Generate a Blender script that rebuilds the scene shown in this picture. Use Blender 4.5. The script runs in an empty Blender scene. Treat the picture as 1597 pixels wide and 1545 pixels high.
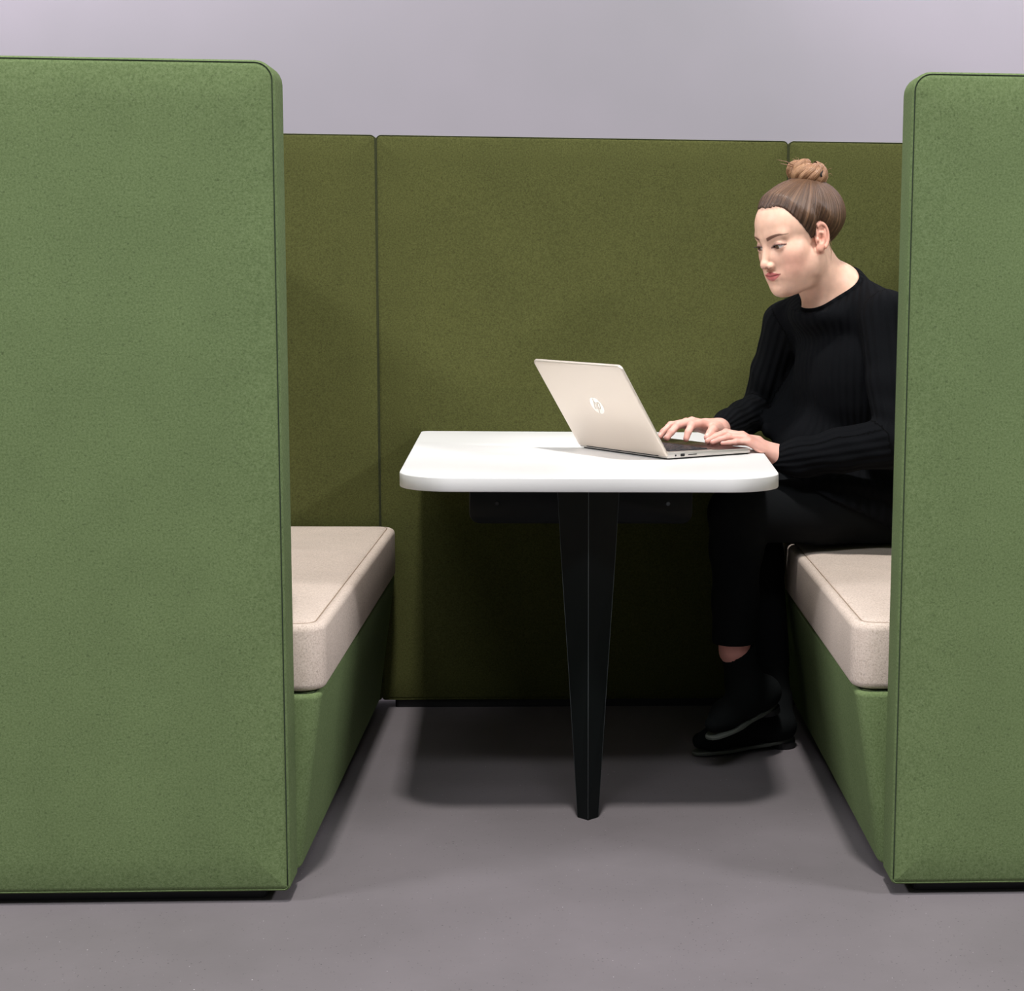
import bpy, bmesh, math, random
import numpy as np
from mathutils import Vector, Matrix

random.seed(7); np.random.seed(7)
SC = bpy.context.scene
COL = SC.collection
PI = math.pi

# ------------------------------------------------------------------ camera
FPX, CX, CY = 2583.2, 1044.8, 772.5
PITCH, YAW, ROLL = 0.1250, 0.0588, 0.0099
CAMPOS = Vector((0.0039, -2.9381, 1.1208))
fwd = Vector((math.sin(YAW)*math.cos(PITCH), math.cos(YAW)*math.cos(PITCH), -math.sin(PITCH)))
r0 = Vector((math.cos(YAW), -math.sin(YAW), 0)); u0 = r0.cross(fwd)
rgt = math.cos(ROLL)*r0 + math.sin(ROLL)*u0
upv = -math.sin(ROLL)*r0 + math.cos(ROLL)*u0
cd = bpy.data.cameras.new('camera'); cam = bpy.data.objects.new('camera', cd); COL.objects.link(cam)
M = Matrix((rgt, upv, -fwd)).transposed().to_4x4(); M.translation = CAMPOS
cam.matrix_world = M
cd.sensor_fit = 'HORIZONTAL'; cd.sensor_width = 36.0
cd.lens = FPX*36.0/1597.0
cd.shift_x = -(CX-798.5)/1597.0; cd.shift_y = (CY-772.5)/1597.0
cd.clip_start = 0.05
SC.camera = cam

# ------------------------------------------------------------------ world, lights, exposure
w = bpy.data.worlds.new('world'); SC.world = w; w.use_nodes = True
w.node_tree.nodes['Background'].inputs[0].default_value = (0.93, 0.95, 1.0, 1)
w.node_tree.nodes['Background'].inputs[1].default_value = 0.14
SC.view_settings.view_transform = 'Standard'; SC.view_settings.look = 'None'
SC.view_settings.exposure = 0.0; SC.view_settings.gamma = 1.0
SC.view_settings.use_curve_mapping = False

def area(name, loc, target, size, power, color=(1, 1, 1), sy=None, spread=180):
    d = bpy.data.lights.new(name, 'AREA'); d.energy = power; d.color = color
    d.size = size
    if sy: d.shape = 'RECTANGLE'; d.size_y = sy
    d.spread = math.radians(spread)
    o = bpy.data.objects.new(name, d); COL.objects.link(o)
    o.location = loc
    o.rotation_euler = (Vector(target)-Vector(loc)).to_track_quat('-Z', 'Y').to_euler()
    return o
area('key_lamp', (-0.05, -1.83, 8.0), (0.05, 0.7, 0.6), 0.5, 560, (1.0, 0.97, 0.935))
area('front_lamp_row', (-0.3, -4.3, 6.6), (0, 0.2, 0.7), 4.5, 200, (0.95, 0.97, 1.0), 0.6)
for sx in (-6.4, 6.4): area('side_lamp_row', (sx, -2.9, 5.2), (0, -0.2, 0.6), 1.7, 400, (0.97, 0.97, 1.0), 0.5)
for wx in (-2.1, 1.9): area('added_wall_light', (wx, 2.12, 3.0), (wx, 2.6, 2.1), 2.4, 30, (0.97, 0.93, 1.0), 0.12)  # unseen lights added to brighten the upper back wall

# ------------------------------------------------------------------ helpers
def link(name, me, mat=None, parent=None):
    o = bpy.data.objects.new(name, me); COL.objects.link(o)
    if mat is not None: me.materials.append(mat)
    if parent is not None: o.parent = parent
    return o
def tag(o, label=None, cat=None, group=None, kind=None):
    if label: o['label'] = label
    if cat: o['category'] = cat
    if group: o['group'] = group
    if kind: o['kind'] = kind
    return o
def thing(name, label, cat, group=None, loc=(0, 0, 0)):
    o = bpy.data.objects.new(name, None); COL.objects.link(o); o.location = loc
    o.empty_display_size = 0.05
    return tag(o, label, cat, group)
def mesh(vs, fs, smooth=True):
    me = bpy.data.meshes.new('m'); me.from_pydata([tuple(map(float, v)) for v in vs], [], fs)
    bm = bmesh.new(); bm.from_mesh(me); bmesh.ops.recalc_face_normals(bm, faces=bm.faces); bm.to_mesh(me); bm.free()
    if smooth:
        for p in me.polygons: p.use_smooth = True
    return me
def rrect(x0, x1, y0, y1, r, n=6):
    """rounded rectangle outline, r = radii at (x1y1, x0y1, x0y0, x1y0)"""
    if not isinstance(r, (tuple, list)): r = (r,)*4
    out = []
    for (cx, cy, a0, rr) in ((x1-r[0], y1-r[0], 0, r[0]), (x0+r[1], y1-r[1], 90, r[1]), (x0+r[2], y0+r[2], 180, r[2]), (x1-r[3], y0+r[3], 270, r[3])):
        for i in range(n+1):
            a = math.radians(a0+90*i/n); out.append((cx+rr*math.cos(a), cy+rr*math.sin(a)))
    return out
def inset(x0, x1, y0, y1, r, d, n=6):
    rr = [max(q-d, 0.001) for q in (r if isinstance(r, (tuple, list)) else (r,)*4)]
    return rrect(x0+d, x1-d, y0+d, y1-d, rr, n)
def loft(rings, mapf, cap=True, smooth=True):
    vs = []; fs = []; n = len(rings[0][0])
    for pts, w_ in rings:
        for p in pts: vs.append(mapf(p[0], p[1], w_))
    for k in range(len(rings)-1):
        for i in range(n):
            j = (i+1) % n
            fs.append((k*n+i, k*n+j, (k+1)*n+j, (k+1)*n+i))
    if cap:
        fs.append(tuple(range(n))); fs.append(tuple((len(rings)-1)*n+i for i in range(n))[::-1])
    return mesh(vs, fs, smooth)
def tube(pts, r, seg=8, closed=False, taper=None):
    pts = [Vector(p) for p in pts]; n = len(pts); vs = []; fs = []
    up = Vector((0, 0, 1)); prev = None
    for i, p in enumerate(pts):
        a = pts[(i-1) % n] if (closed or i > 0) else p
        b = pts[(i+1) % n] if (closed or i < n-1) else p
        t = (b-a).normalized()
        if prev is None:
            s = t.cross(up)
            if s.length < 1e-3: s = t.cross(Vector((1, 0, 0)))
        else: s = prev - t*prev.dot(t)
        s.normalize(); prev = s; q = t.cross(s)
        rr = r if taper is None else taper[i]
        for k in range(seg):
            an = 2*PI*k/seg; vs.append(p + (s*math.cos(an)+q*math.sin(an))*rr)
    m = n if closed else n-1
    for i in range(m):
        for k in range(seg):
            a = i*seg+k; b = i*seg+(k+1) % seg; c2 = ((i+1) % n)*seg+(k+1) % seg; d = ((i+1) % n)*seg+k
            fs.append((a, b, c2, d))
    if not closed:
        fs.append(tuple(range(seg))); fs.append(tuple((n-1)*seg+k for k in range(seg)))
    return vs, fs
def join_vf(parts):
    V = []; F = []
    for vs, fs in parts:
        o = len(V); V += list(vs); F += [tuple(i+o for i in f) for f in fs]
    return V, F

# ------------------------------------------------------------------ materials
def newmat(name, base, rough=0.6, metal=0.0, sheen=0.0, spec=None):
    m = bpy.data.materials.new(name); m.use_nodes = True
    b = m.node_tree.nodes['Principled BSDF']
    b.inputs['Base Color'].default_value = (*base, 1); b.inputs['Roughness'].default_value = rough
    b.inputs['Metallic'].default_value = metal
    if sheen: b.inputs['Sheen Weight'].default_value = sheen
    if spec is not None: b.inputs['Specular IOR Level'].default_value = spec
    return m
def N(m, t, **kw):
    n = m.node_tree.nodes.new(t)
    for k, v in kw.items():
        if k in n.inputs: n.inputs[k].default_value = v
        else: setattr(n, k, v)
    return n
def L(m, a, b): m.node_tree.links.new(a, b)
def ramp(m, src, stops):
    r = N(m, 'ShaderNodeValToRGB'); e = r.color_ramp.elements
    while len(e) < len(stops): e.new(0.5)
    for i, (p, c) in enumerate(stops): e[i].position = p; e[i].color = (*c, 1)
    L(m, src, r.inputs[0]); return r
def felt(name, c1, c2, c3, fine=420, bump=0.25, sheen=0.0, low=0.05):
    """wool felt: fine flecks, soft broad mottling, fuzzy relief"""
    m = newmat(name, c2, 0.95, 0, sheen, 0.15); b = m.node_tree.nodes['Principled BSDF']
    tc = N(m, 'ShaderNodeTexCoord')
    n1 = N(m, 'ShaderNodeTexNoise', Scale=fine*0.62, Detail=4.0, Roughness=0.75)
    n2 = N(m, 'ShaderNodeTexNoise', Scale=7.0, Detail=3.0, Roughness=0.6)
    n3 = N(m, 'ShaderNodeTexNoise', Scale=fine, Detail=2.0, Roughness=0.6)
    n4 = N(m, 'ShaderNodeTexNoise', Scale=190.0, Detail=2.0, Roughness=0.5)
    for n in (n1, n2, n3, n4): L(m, tc.outputs['Object'], n.inputs['Vector'])
    r = ramp(m, n1.outputs['Fac'], [(0.30, c1), (0.5, c2), (0.72, c3)])
    # sparse dark flecks
    r4 = ramp(m, n4.outputs['Fac'], [(0.27, (0.74, 0.74, 0.74)), (0.38, (1, 1, 1))])
    mx4 = N(m, 'ShaderNodeMix', data_type='RGBA', blend_type='MULTIPLY'); mx4.inputs[0].default_value = 1
    L(m, r.outputs[0], mx4.inputs[6]); L(m, r4.outputs[0], mx4.inputs[7])
    r2 = ramp(m, n2.outputs['Fac'], [(0.3, (1-low,)*3), (0.7, (1+low,)*3)])
    mx = N(m, 'ShaderNodeMix', data_type='RGBA', blend_type='MULTIPLY'); mx.inputs[0].default_value = 1
    L(m, mx4.outputs[2], mx.inputs[6]); L(m, r2.outputs[0], mx.inputs[7]); L(m, mx.outputs[2], b.inputs['Base Color'])
    bp = N(m, 'ShaderNodeBump', Strength=bump, Distance=0.0012)
    L(m, n3.outputs['Fac'], bp.inputs['Height']); L(m, bp.outputs[0], b.inputs['Normal'])
    return m
def lin(r, g, b, k=1.0):
    return tuple(k*((x/255.0)/12.92 if x <= 10 else (((x/255.0)+0.055)/1.055)**2.4) for x in (r, g, b))

GREEN = felt('green_felt', lin(80, 96, 60), lin(98, 114, 75), lin(113, 128, 90))
GREEN_SHADED = felt('green_felt_shaded', lin(59, 61, 31), lin(73, 75, 39), lin(86, 88, 50))  # same green felt, inner shade and bounce light put into its colour
SEAM = newmat('green_seam_thread', lin(30, 44, 24), 0.95)  # dark green piping thread along the panel seams
SEAM_SHADED = newmat('shaded_seam_thread', lin(36, 42, 20), 0.95)
BEIGE = felt('beige_wool', lin(172, 156, 142), lin(200, 184, 172), lin(216, 203, 192), fine=500, low=0.05)
SEAMB = newmat('beige_thread', lin(150, 130, 112), 0.9)
BLACKP = newmat('black_plastic', (0.006, 0.006, 0.007), 0.6)
WHITE = newmat('white_laminate', (0.87, 0.86, 0.85), 0.38)
BLACKM = newmat('black_powder_coated_steel', (0.003, 0.0045, 0.005), 0.5, spec=0.2)
EDGE_STEEL = newmat('bright_edge_steel', (0.10, 0.115, 0.12), 0.45, 0.5)  # paler steel for the leg's edges and one screw
def plaster():
    m = newmat('lilac_grey_paint', lin(186, 180, 190), 0.8); b = m.node_tree.nodes['Principled BSDF']
    tc = N(m, 'ShaderNodeTexCoord'); n = N(m, 'ShaderNodeTexNoise', Scale=1.1, Detail=3.0)
    L(m, tc.outputs['Object'], n.inputs['Vector'])
    r = ramp(m, n.outputs['Fac'], [(0.3, lin(134, 131, 136)), (0.7, lin(146, 140, 148))]); L(m, r.outputs[0], b.inputs['Base Color'])
    n2 = N(m, 'ShaderNodeTexNoise', Scale=160.0); L(m, tc.outputs['Object'], n2.inputs['Vector'])
    bp = N(m, 'ShaderNodeBump', Strength=0.05, Distance=0.002); L(m, n2.outputs['Fac'], bp.inputs['Height']); L(m, bp.outputs[0], b.inputs['Normal'])
    return m
def concrete():
    m = newmat('grey_sealed_floor', lin(140, 134, 134), 0.55, spec=0.35); b = m.node_tree.nodes['Principled BSDF']
    tc = N(m, 'ShaderNodeTexCoord')
    n = N(m, 'ShaderNodeTexNoise', Scale=2.2, Detail=5.0, Roughness=0.6); L(m, tc.outputs['Object'], n.inputs['Vector'])
    r = ramp(m, n.outputs['Fac'], [(0.3, lin(100, 95, 97)), (0.7, lin(111, 105, 108))])
    # pale grit and dark pits
    cur = r.outputs[0]
    for sc, thr, colr, seed in ((70, 0.11, lin(186, 180, 182), 0), (75, 0.15, lin(58, 55, 56), 5), (130, 0.24, lin(76, 72, 74), 9), (95, 0.12, lin(150, 144, 148), 13)):
        mp = N(m, 'ShaderNodeMapping'); mp.inputs['Location'].default_value = (seed, seed*1.7, 0); L(m, tc.outputs['Object'], mp.inputs[0])
        v = N(m, 'ShaderNodeTexVoronoi', Scale=sc); L(m, mp.outputs[0], v.inputs['Vector'])
        nn = N(m, 'ShaderNodeTexNoise', Scale=7.0, Detail=2.0); L(m, mp.outputs[0], nn.inputs['Vector'])
        th = N(m, 'ShaderNodeMath', operation='MULTIPLY'); L(m, nn.outputs['Fac'], th.inputs[0]); th.inputs[1].default_value = thr*1.1
        cp = N(m, 'ShaderNodeSeparateColor'); L(m, v.outputs['Color'], cp.inputs[0])
        sel = N(m, 'ShaderNodeMath', operation='LESS_THAN'); L(m, cp.outputs[0], sel.inputs[0]); sel.inputs[1].default_value = 0.13 if seed == 0 else 0.34
        lt = N(m, 'ShaderNodeMath', operation='LESS_THAN'); L(m, v.outputs['Distance'], lt.inputs[0]); L(m, th.outputs[0], lt.inputs[1])
        mu = N(m, 'ShaderNodeMath', operation='MULTIPLY'); L(m, sel.outputs[0], mu.inputs[0]); L(m, lt.outputs[0], mu.inputs[1])
        mx = N(m, 'ShaderNodeMix', data_type='RGBA'); L(m, mu.outputs[0], mx.inputs[0]); L(m, cur, mx.inputs[6]); mx.inputs[7].default_value = (*colr, 1)
        cur = mx.outputs[2]
    L(m, cur, b.inputs['Base Color'])
    n2 = N(m, 'ShaderNodeTexNoise', Scale=38.0, Detail=4.0); L(m, tc.outputs['Object'], n2.inputs['Vector'])
    bp = N(m, 'ShaderNodeBump', Strength=0.12, Distance=0.003); L(m, n2.outputs['Fac'], bp.inputs['Height']); L(m, bp.outputs[0], b.inputs['Normal'])
    return m

# ------------------------------------------------------------------ room
def quad(name, pts, mat):
    me = mesh(pts, [(0, 1, 2, 3)], False); o = link(name, me, mat); o['kind'] = 'structure'; return o
fl = mesh([(-5, -4.5, -0.05), (5, -4.5, -0.05), (5, 2.72, -0.05), (-5, 2.72, -0.05), (-5, -4.5, 0), (5, -4.5, 0), (5, 2.72, 0), (-5, 2.72, 0)],
          [(0, 3, 2, 1), (4, 5, 6, 7), (0, 1, 5, 4), (1, 2, 6, 5), (2, 3, 7, 6), (3, 0, 4, 7)], False)
tag(link('floor', fl, concrete()), kind='structure')
wb = mesh([(-5, 2.6, 0), (5, 2.6, 0), (5, 2.72, 0), (-5, 2.72, 0), (-5, 2.6, 4.2), (5, 2.6, 4.2), (5, 2.72, 4.2), (-5, 2.72, 4.2)],
          [(0, 3, 2, 1), (4, 5, 6, 7), (0, 1, 5, 4), (1, 2, 6, 5), (2, 3, 7, 6), (3, 0, 4, 7)], False)
tag(link('wall_back', wb, plaster()), kind='structure')

# ------------------------------------------------------------------ upholstered slabs
def slab(name, x0, x1, y0, y1, w0, w1, r, mapf, mat, seam_mat, parent, puff=0.004, er=0.009, si=0.016, sides=(0,), label=None, fr=None):
    """puffed, edge-rounded upholstered slab. outline in (x,y), thickness along w. sides: 0 = seam on the w0 face, 1 = seam on the w1 face"""
    T = w1-w0; prof = []
    half = [(min(0.16, (x1-x0)*0.33, (y1-y0)*0.33), -puff), (0.07 if min(x1-x0, y1-y0) > 0.3 else 0.04, -puff*0.8), (si+0.008, -puff*0.35), (si+0.0015, 0.0005), (si, 0.0022), (si-0.0015, 0.0004)]
    for a in (20, 45, 70, 90): half.append((er*(1-math.sin(math.radians(a))), er*(1-math.cos(math.radians(a)))))
    half[5:6] = [(si-0.0015, 0.0003)]
    front = [(i_, w0+d) for i_, d in half]; back = [(i_, w1-d) for i_, d in half][::-1]
    rings = [(inset(x0, x1, y0, y1, r, i_), w_) for i_, w_ in front+back]
    o = link(name, loft(rings, mapf), mat, parent)
    if label: o['label'] = label
    for s in sides:
        wz = (w0+0.0006) if s == 0 else (w1-0.0006)
        pts = [mapf(p[0], p[1], wz) for p in inset(x0, x1, y0, y1, r, si, 8)]
        # subdivide the long runs so that the seam can wander a little
        P2 = []
        for i, p in enumerate(pts):
            q = pts[(i+1) % len(pts)]; n = max(1, int((Vector(q)-Vector(p)).length/0.04))
            for k in range(n): P2.append(Vector(p).lerp(Vector(q), k/n))
        closed = True
        if mapf is fx:       # no seam along the bottom edge of the upright panels
            P2 = [p for p in P2 if p.z > y0+0.012]; k0 = max(range(len(P2)), key=lambda k: (P2[k]-P2[k-1]).length); P2 = P2[k0:]+P2[:k0]; closed = False
        vs, fs = tube(P2, 0.0011, 6, closed)
        sm = link('seam', mesh(vs, fs), seam_mat, parent)
    return o
fx = lambda x, y, w_: (x, w_, y)          # panel facing the camera: outline in XZ, thickness along Y
fz = lambda x, y, w_: (x, y, w_)          # cushion: outline in XY, thickness along Z

def plinth(name, x0, x1, y0, y1, parent, h=0.03):
    return link(name, loft([(rrect(x0, x1, y0, y1, 0.01, 3), 0.0), (rrect(x0, x1, y0, y1, 0.01, 3), h)], fz, smooth=False), BLACKP, parent)

H = 1.50; G = 0.022; D = 1.412
def sofa(s, xi, seat_top_x, seat_bot_x, label, wlabel):
    """s=-1: the left sofa, s=+1: the right sofa. xi = inner edge of the front wing"""
    root = thing('high_back_sofa', label, 'sofa', loc=((-1.0 if s < 0 else 1.08), 0.7, 0))
    root_loc = root.location.copy()
    kids = []
    def X(a, b): return (a, b) if a < b else (b, a)
    xo = s*1.30 if s < 0 else 1.38
    # front wing: inner top corner and bottom corners rounded
    a, b = X(xi, xo)
    rr = (0.034, 0.034, 0.012, 0.012)
    slab('front_wing_panel', a, b, G, H, 0.0, 0.085, rr, fx, GREEN, SEAM, root, si=0.0045, er=0.007, sides=(0,))
    # rear wing
    xj = -0.5028 if s < 0 else 0.5592
    a, b = X(xj, xo)
    slab('rear_wing_panel', a, b, G, H, D, D+0.085, (0.014, 0.014, 0.008, 0.008), fx, GREEN_SHADED, SEAM_SHADED, root, si=0.0016, er=0.004, sides=(0,), label='shade-toned green rear wing of the sofa')
    # outer back rest panel (thickness along X)
    fy = lambda x, y, w_: (w_, x, y)
    slab('backrest_panel', 0.086, D-0.001, G, H, min(xo, xo-s*0.09), max(xo, xo-s*0.09), (0.02, 0.02, 0.012, 0.012), fy, GREEN, SEAM, root, sides=())
    # seat base, leaning in towards the floor
    a, b = X(seat_top_x+s*0.006, xo-s*0.095)
    k = (seat_bot_x-seat_top_x)/0.34
    fb = lambda x, y, z_: (x+(z_-0.366)*-k*(1 if True else 0) if abs(x-seat_top_x) < 0.2 else x, y, z_)
    slab('seat_base', a, b, 0.088, 1.408, 0.026, 0.366, (0.03,)*4, fb, GREEN, SEAM, root, er=0.010, si=0.014, sides=(1,), puff=0.002)
    # loose-looking but fixed seat cushion
    cu = slab('seat_cushion', a-(0.006 if s > 0 else 0), b+(0.006 if s < 0 else 0), 0.094, 1.375, 0.369, 0.496, (0.045,)*4, fz, BEIGE, SEAMB, root, er=0.014, si=0.020, sides=(1,), puff=0.007, label='beige wool seat cushion')
    # plinths in the shadow gap
    a, b = X(xi-s*(-0.05), xo-s*0.03)
    plinth('plinth', a, b, 0.03, 0.073, root)
    a, b = X(seat_bot_x+s*0.06, xo-s*0.1)
    plinth('plinth', a, b, 0.15, 1.36, root)
    a, b = X(xj+s*0.03, xo-s*0.03)
    plinth('plinth', a, b, D+0.008, D+0.075, root)
    for ch in root.children:
        ch.matrix_parent_inverse = Matrix.Translation(-root_loc)
    return root
# inner edges measured from the photograph's geometry
left = sofa(-1, -0.5085, -0.456, -0.500, 'green felt high-backed sofa with beige seat, on the left, empty', None)
right = sofa(1, 0.5955, 0.532, 0.585, 'green felt high-backed sofa on the right, the one the seated woman uses', None)

mid = thing('linking_screen', 'wide middle shade-toned green felt screen behind the white table, between the two sofas', 'screen', loc=(0.03, D, 0))
slab('screen_panel', -0.5026, 0.559, G, H, D, D+0.085, (0.014, 0.014, 0.008, 0.008), fx, GREEN_SHADED, SEAM_SHADED, mid, si=0.0016, er=0.004, sides=(0,))
plinth('plinth', -0.47, 0.53, D+0.008, D+0.075, mid)
for ch in mid.children: ch.matrix_parent_inverse = Matrix.Translation(-mid.location)

# ------------------------------------------------------------------ table
tb = thing('booth_table', 'white-topped table on a black folded steel leg between the two sofas', 'table', loc=(0.037, 0.47, 0))
TT = 0.742
def tabletop():
    ol = []
    # front y=.345, back y=1.408, wider towards the wall, big rounded front corners
    fl_, fr_, bl_, br_ = Vector((-0.346, 0.345)), Vector((0.424, 0.345)), Vector((-0.392, 1.408)), Vector((0.468, 1.408))
    def corner(c0, a, b, r, n=14):
        # true arc tangent to both edges
        da = (a-c0).normalized(); db = (b-c0).normalized(); ang = da.angle(db)
        t = r/math.tan(ang/2); m = (da+db).normalized()*(r/math.sin(ang/2)); ctr = c0+m
        p0 = c0+da*t-ctr; p1 = c0+db*t-ctr
        a0 = math.atan2(p0.y, p0.x); a1 = math.atan2(p1.y, p1.x)
        while a1-a0 > PI: a1 -= 2*PI
        while a1-a0 < -PI: a1 += 2*PI
        return [(ctr.x+r*math.cos(a0+(a1-a0)*i/n), ctr.y+r*math.sin(a0+(a1-a0)*i/n)) for i in range(n+1)]
    o = corner(fl_, bl_, fr_, 0.115)+corner(fr_, fl_, br_, 0.115)+corner(br_, fr_, bl_, 0.02, 4)+corner(bl_, br_, fl_, 0.02, 4)
    cx = sum(p[0] for p in o)/len(o); cy = sum(p[1] for p in o)/len(o)
    def sc(d):
        out = []; n = len(o)
        for i in range(n):
            p = Vector(o[i]); q = Vector(o[(i+1) % n]); q0 = Vector(o[i-1])
            t = (q-q0).normalized(); nrm = Vector((-t.y, t.x)); out.append(tuple(p+nrm*d))
        return out
    # outline runs counter-clockwise starting front-left; nrm points inwards
    return [(sc(0.02), TT), (sc(0.0018), TT), (sc(0.0004), TT-0.0007), (sc(0), TT-0.002), (sc(0), TT-0.027), (sc(0.0008), TT-0.0285), (sc(0.02), TT-0.0286)]
top = link('tabletop', loft(tabletop(), fz), WHITE, tb)
md = top.modifiers.new('wn', 'WEIGHTED_NORMAL') if False else None
for p in top.data.polygons:
    if abs(p.normal.z) > 0.9: p.use_smooth = False
# folded leg: plan = shallow V with its ridge towards the camera, tapering to the foot
def leg():
    vs = []; fs = []
    zs = [0.0, 0.003, 0.30, 0.55, 0.7128]
    hw = [0.0215, 0.0220, 0.0400, 0.0560, 0.0650]
    lv = []
    for z, h in zip(zs, hw):
        ycf = 0.458; d = 0.020*h/0.0215 if z < 0.1 else 0.020+0.02*(z/0.71)
        x = 0.037-0.0015*(z/0.7)
        ring = [(x, ycf), (x+h, ycf+d), (x+h, ycf+d+0.006), (x+h*0.5, ycf+d+0.05*(0.5+z)), (x, ycf+d+0.075*(0.5+z)), (x-h*0.5, ycf+d+0.05*(0.5+z)), (x-h, ycf+d+0.006), (x-h, ycf+d)]
        lv.append([(px, py, z) for px, py in ring])
    for r in lv: vs += r
    n = 8
    for k in range(len(lv)-1):
        for i in range(n): fs.append((k*n+i, k*n+(i+1) % n, (k+1)*n+(i+1) % n, (k+1)*n+i))
    fs.append(tuple(range(n))); fs.append(tuple((len(lv)-1)*n+i for i in range(n)))
    return mesh(vs, fs, False), lv
lm, lv = leg()
lg = link('leg', lm, BLACKM, tb); lg['label'] = 'black folded steel leg tapering to the floor'
ridge = [Vector(r[0])+Vector((0, 0.0002, 0)) for r in lv[1:]]
vs, fs = tube(ridge, 0.0011, 6)
link('ridge_edge', mesh(vs, fs), EDGE_STEEL, lg, )
for k_ in (1, 7):
    pts = [Vector(r[k_]) for r in lv[1:]]
    vs, fs = tube(pts, 0.0006, 5); link('blade_edge', mesh(vs, fs), EDGE_STEEL, lg)
# under-table equipment tray with its two screws
ap = link('cable_tray', loft([(rrect(-0.226, 0.27, 0.594, 0.711, (0.004, 0.004, 0.022, 0.022)), 0.75), (rrect(-0.228, 0.272, 0.592, 0.712, (0.004, 0.004, 0.024, 0.024)), 0.753),
        (rrect(-0.228, 0.272, 0.592, 0.712, (0.004, 0.004, 0.024, 0.024)), 0.95)], fx), newmat('black_tray_steel', (0.006, 0.0075, 0.009), 0.5, spec=0.2), tb)
for sx, mt in ((-0.166, BLACKP), (0.217, EDGE_STEEL)):
    bm = bmesh.new(); bmesh.ops.create_cone(bm, cap_ends=True, segments=14, radius1=0.0052, radius2=0.004, depth=0.003)
    bmesh.ops.rotate(bm, verts=bm.verts, matrix=Matrix.Rotation(PI/2, 3, 'X')); bmesh.ops.translate(bm, verts=bm.verts, vec=(sx, 0.7488, 0.638))
    me = bpy.data.meshes.new('m'); bm.to_mesh(me); bm.free(); link('screw', me, mt, ap)
for ch in tb.children: ch.matrix_parent_inverse = Matrix.Translation(-tb.location)

# ------------------------------------------------------------------ laptop
LW, LB, LL, LTILT = 0.334, 0.251, 0.243, 0.5804
lap = thing('laptop', 'open silver laptop on the white table under the seated woman\'s hands', 'laptop', loc=(0.2123, 0.697, TT))
lap.rotation_euler = (0, 0, 0.6158)      # local x = towards the user, local y = along the hinge
def metal(name, c, rough, aniso=0.0):
    m = newmat(name, c, rough, 0.55, spec=0.4); return m
SILVER = metal('champagne_silver_aluminium', lin(224, 212, 200), 0.42)
SILVER2 = metal('silver_base_aluminium', lin(208, 202, 196), 0.36)
CHROME = newmat('polished_logo_metal', lin(246, 241, 234), 0.18, 0.55)
DECK = newmat('dark_bronze_deck', lin(66, 46, 46), 0.28, 0.3)
KEY = newmat('dark_grey_key', lin(46, 48, 54), 0.4)
SCRN = newmat('black_glass_screen', (0.012, 0.013, 0.016), 0.08)
def ring_slab(x0, x1, y0, y1, z0, z1, r, e=0.0012):
    return [(inset(x0, x1, y0, y1, r, 0.01), z0), (inset(x0, x1, y0, y1, r, e), z0), (inset(x0, x1, y0, y1, r, 0), z0+e), (inset(x0, x1, y0, y1, r, 0), z1-e), (inset(x0, x1, y0, y1, r, e*0.3), z1-e*0.3), (inset(x0, x1, y0, y1, r, e), z1), (inset(x0, x1, y0, y1, r, 0.006), z1)]
link('underside', loft(ring_slab(0.004, LB-0.006, 0.004, LW-0.004, 0.0006, 0.0045, 0.010, 0.0008), fz, smooth=False), BLACKP, lap)
def wedge(x, y, z):     # base body slims towards the user
    t = max(0.0, min(1.0, x/LB)); return (x, y, z if z < 0.006 else 0.0035+(z-0.0035)*(1-0.28*t*t))
base = link('base', loft(ring_slab(0.0, LB, 0.0, LW, 0.0035, 0.0165, (0.016, 0.003, 0.003, 0.016)), wedge), SILVER2, lap)
link('keyboard_deck', loft([(rrect(0.022, 0.142, 0.022, LW-0.022, 0.004, 3), 0.0162), (rrect(0.022, 0.142, 0.022, LW-0.022, 0.004, 3), 0.0169)], lambda x, y, z: (x, y, z-0.0036*(x/LB)**2), smooth=False), DECK, lap)
link('palm_rest', loft([(rrect(0.145, 0.246, 0.006, LW-0.006, 0.010, 4), 0.0158), (rrect(0.145, 0.246, 0.006, LW-0.006, 0.010, 4), 0.0168)], lambda x, y, z: (x, y, z-0.0036*(x/LB)**2), smooth=False), DECK, lap)
link('touchpad', loft([(rrect(0.155, 0.228, 0.115, 0.220, 0.004, 3), 0.0160), (rrect(0.155, 0.228, 0.115, 0.220, 0.004, 3), 0.01715)], lambda x, y, z: (x, y, z-0.0036*(x/LB)**2), smooth=False), newmat('touchpad', lin(80, 62, 60), 0.2, 0.3), lap)
kp = []
for r_ in range(6):
    x0 = 0.027+r_*0.0188; y = 0.027
    widths = [0.0158]*14 if r_ < 5 else [0.0158, 0.0158, 0.0158, 0.085, 0.0158, 0.0158, 0.0158, 0.0158, 0.0158]
    if r_ in (2, 3): widths = [0.022]+[0.0158]*12+[0.0238]
    sc_ = (LW-0.054-0.003*(len(widths)-1))/sum(widths)
    for wk in widths:
        wk *= sc_; dz = -0.0036*(x0/LB)**2
        a, b = (x0, x0+0.0155), (y, y+wk)
        vs = [(a[i], b[j], 0.0165+dz) for i, j in ((0, 0), (1, 0), (1, 1), (0, 1))]+[(a[i]+(0.0008 if i == 0 else -0.0008), b[j]+(0.0008 if j == 0 else -0.0008), 0.0185+dz) for i, j in ((0, 0), (1, 0), (1, 1), (0, 1))]
        kp.append((vs, [(4, 5, 6, 7), (0, 1, 5, 4), (1, 2, 6, 5), (2, 3, 7, 6), (3, 0, 4, 7)])); y += wk+0.003
V_, F_ = join_vf(kp); tag(link('keys', mesh(V_, F_, False), KEY, lap), kind='stuff')
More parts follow.
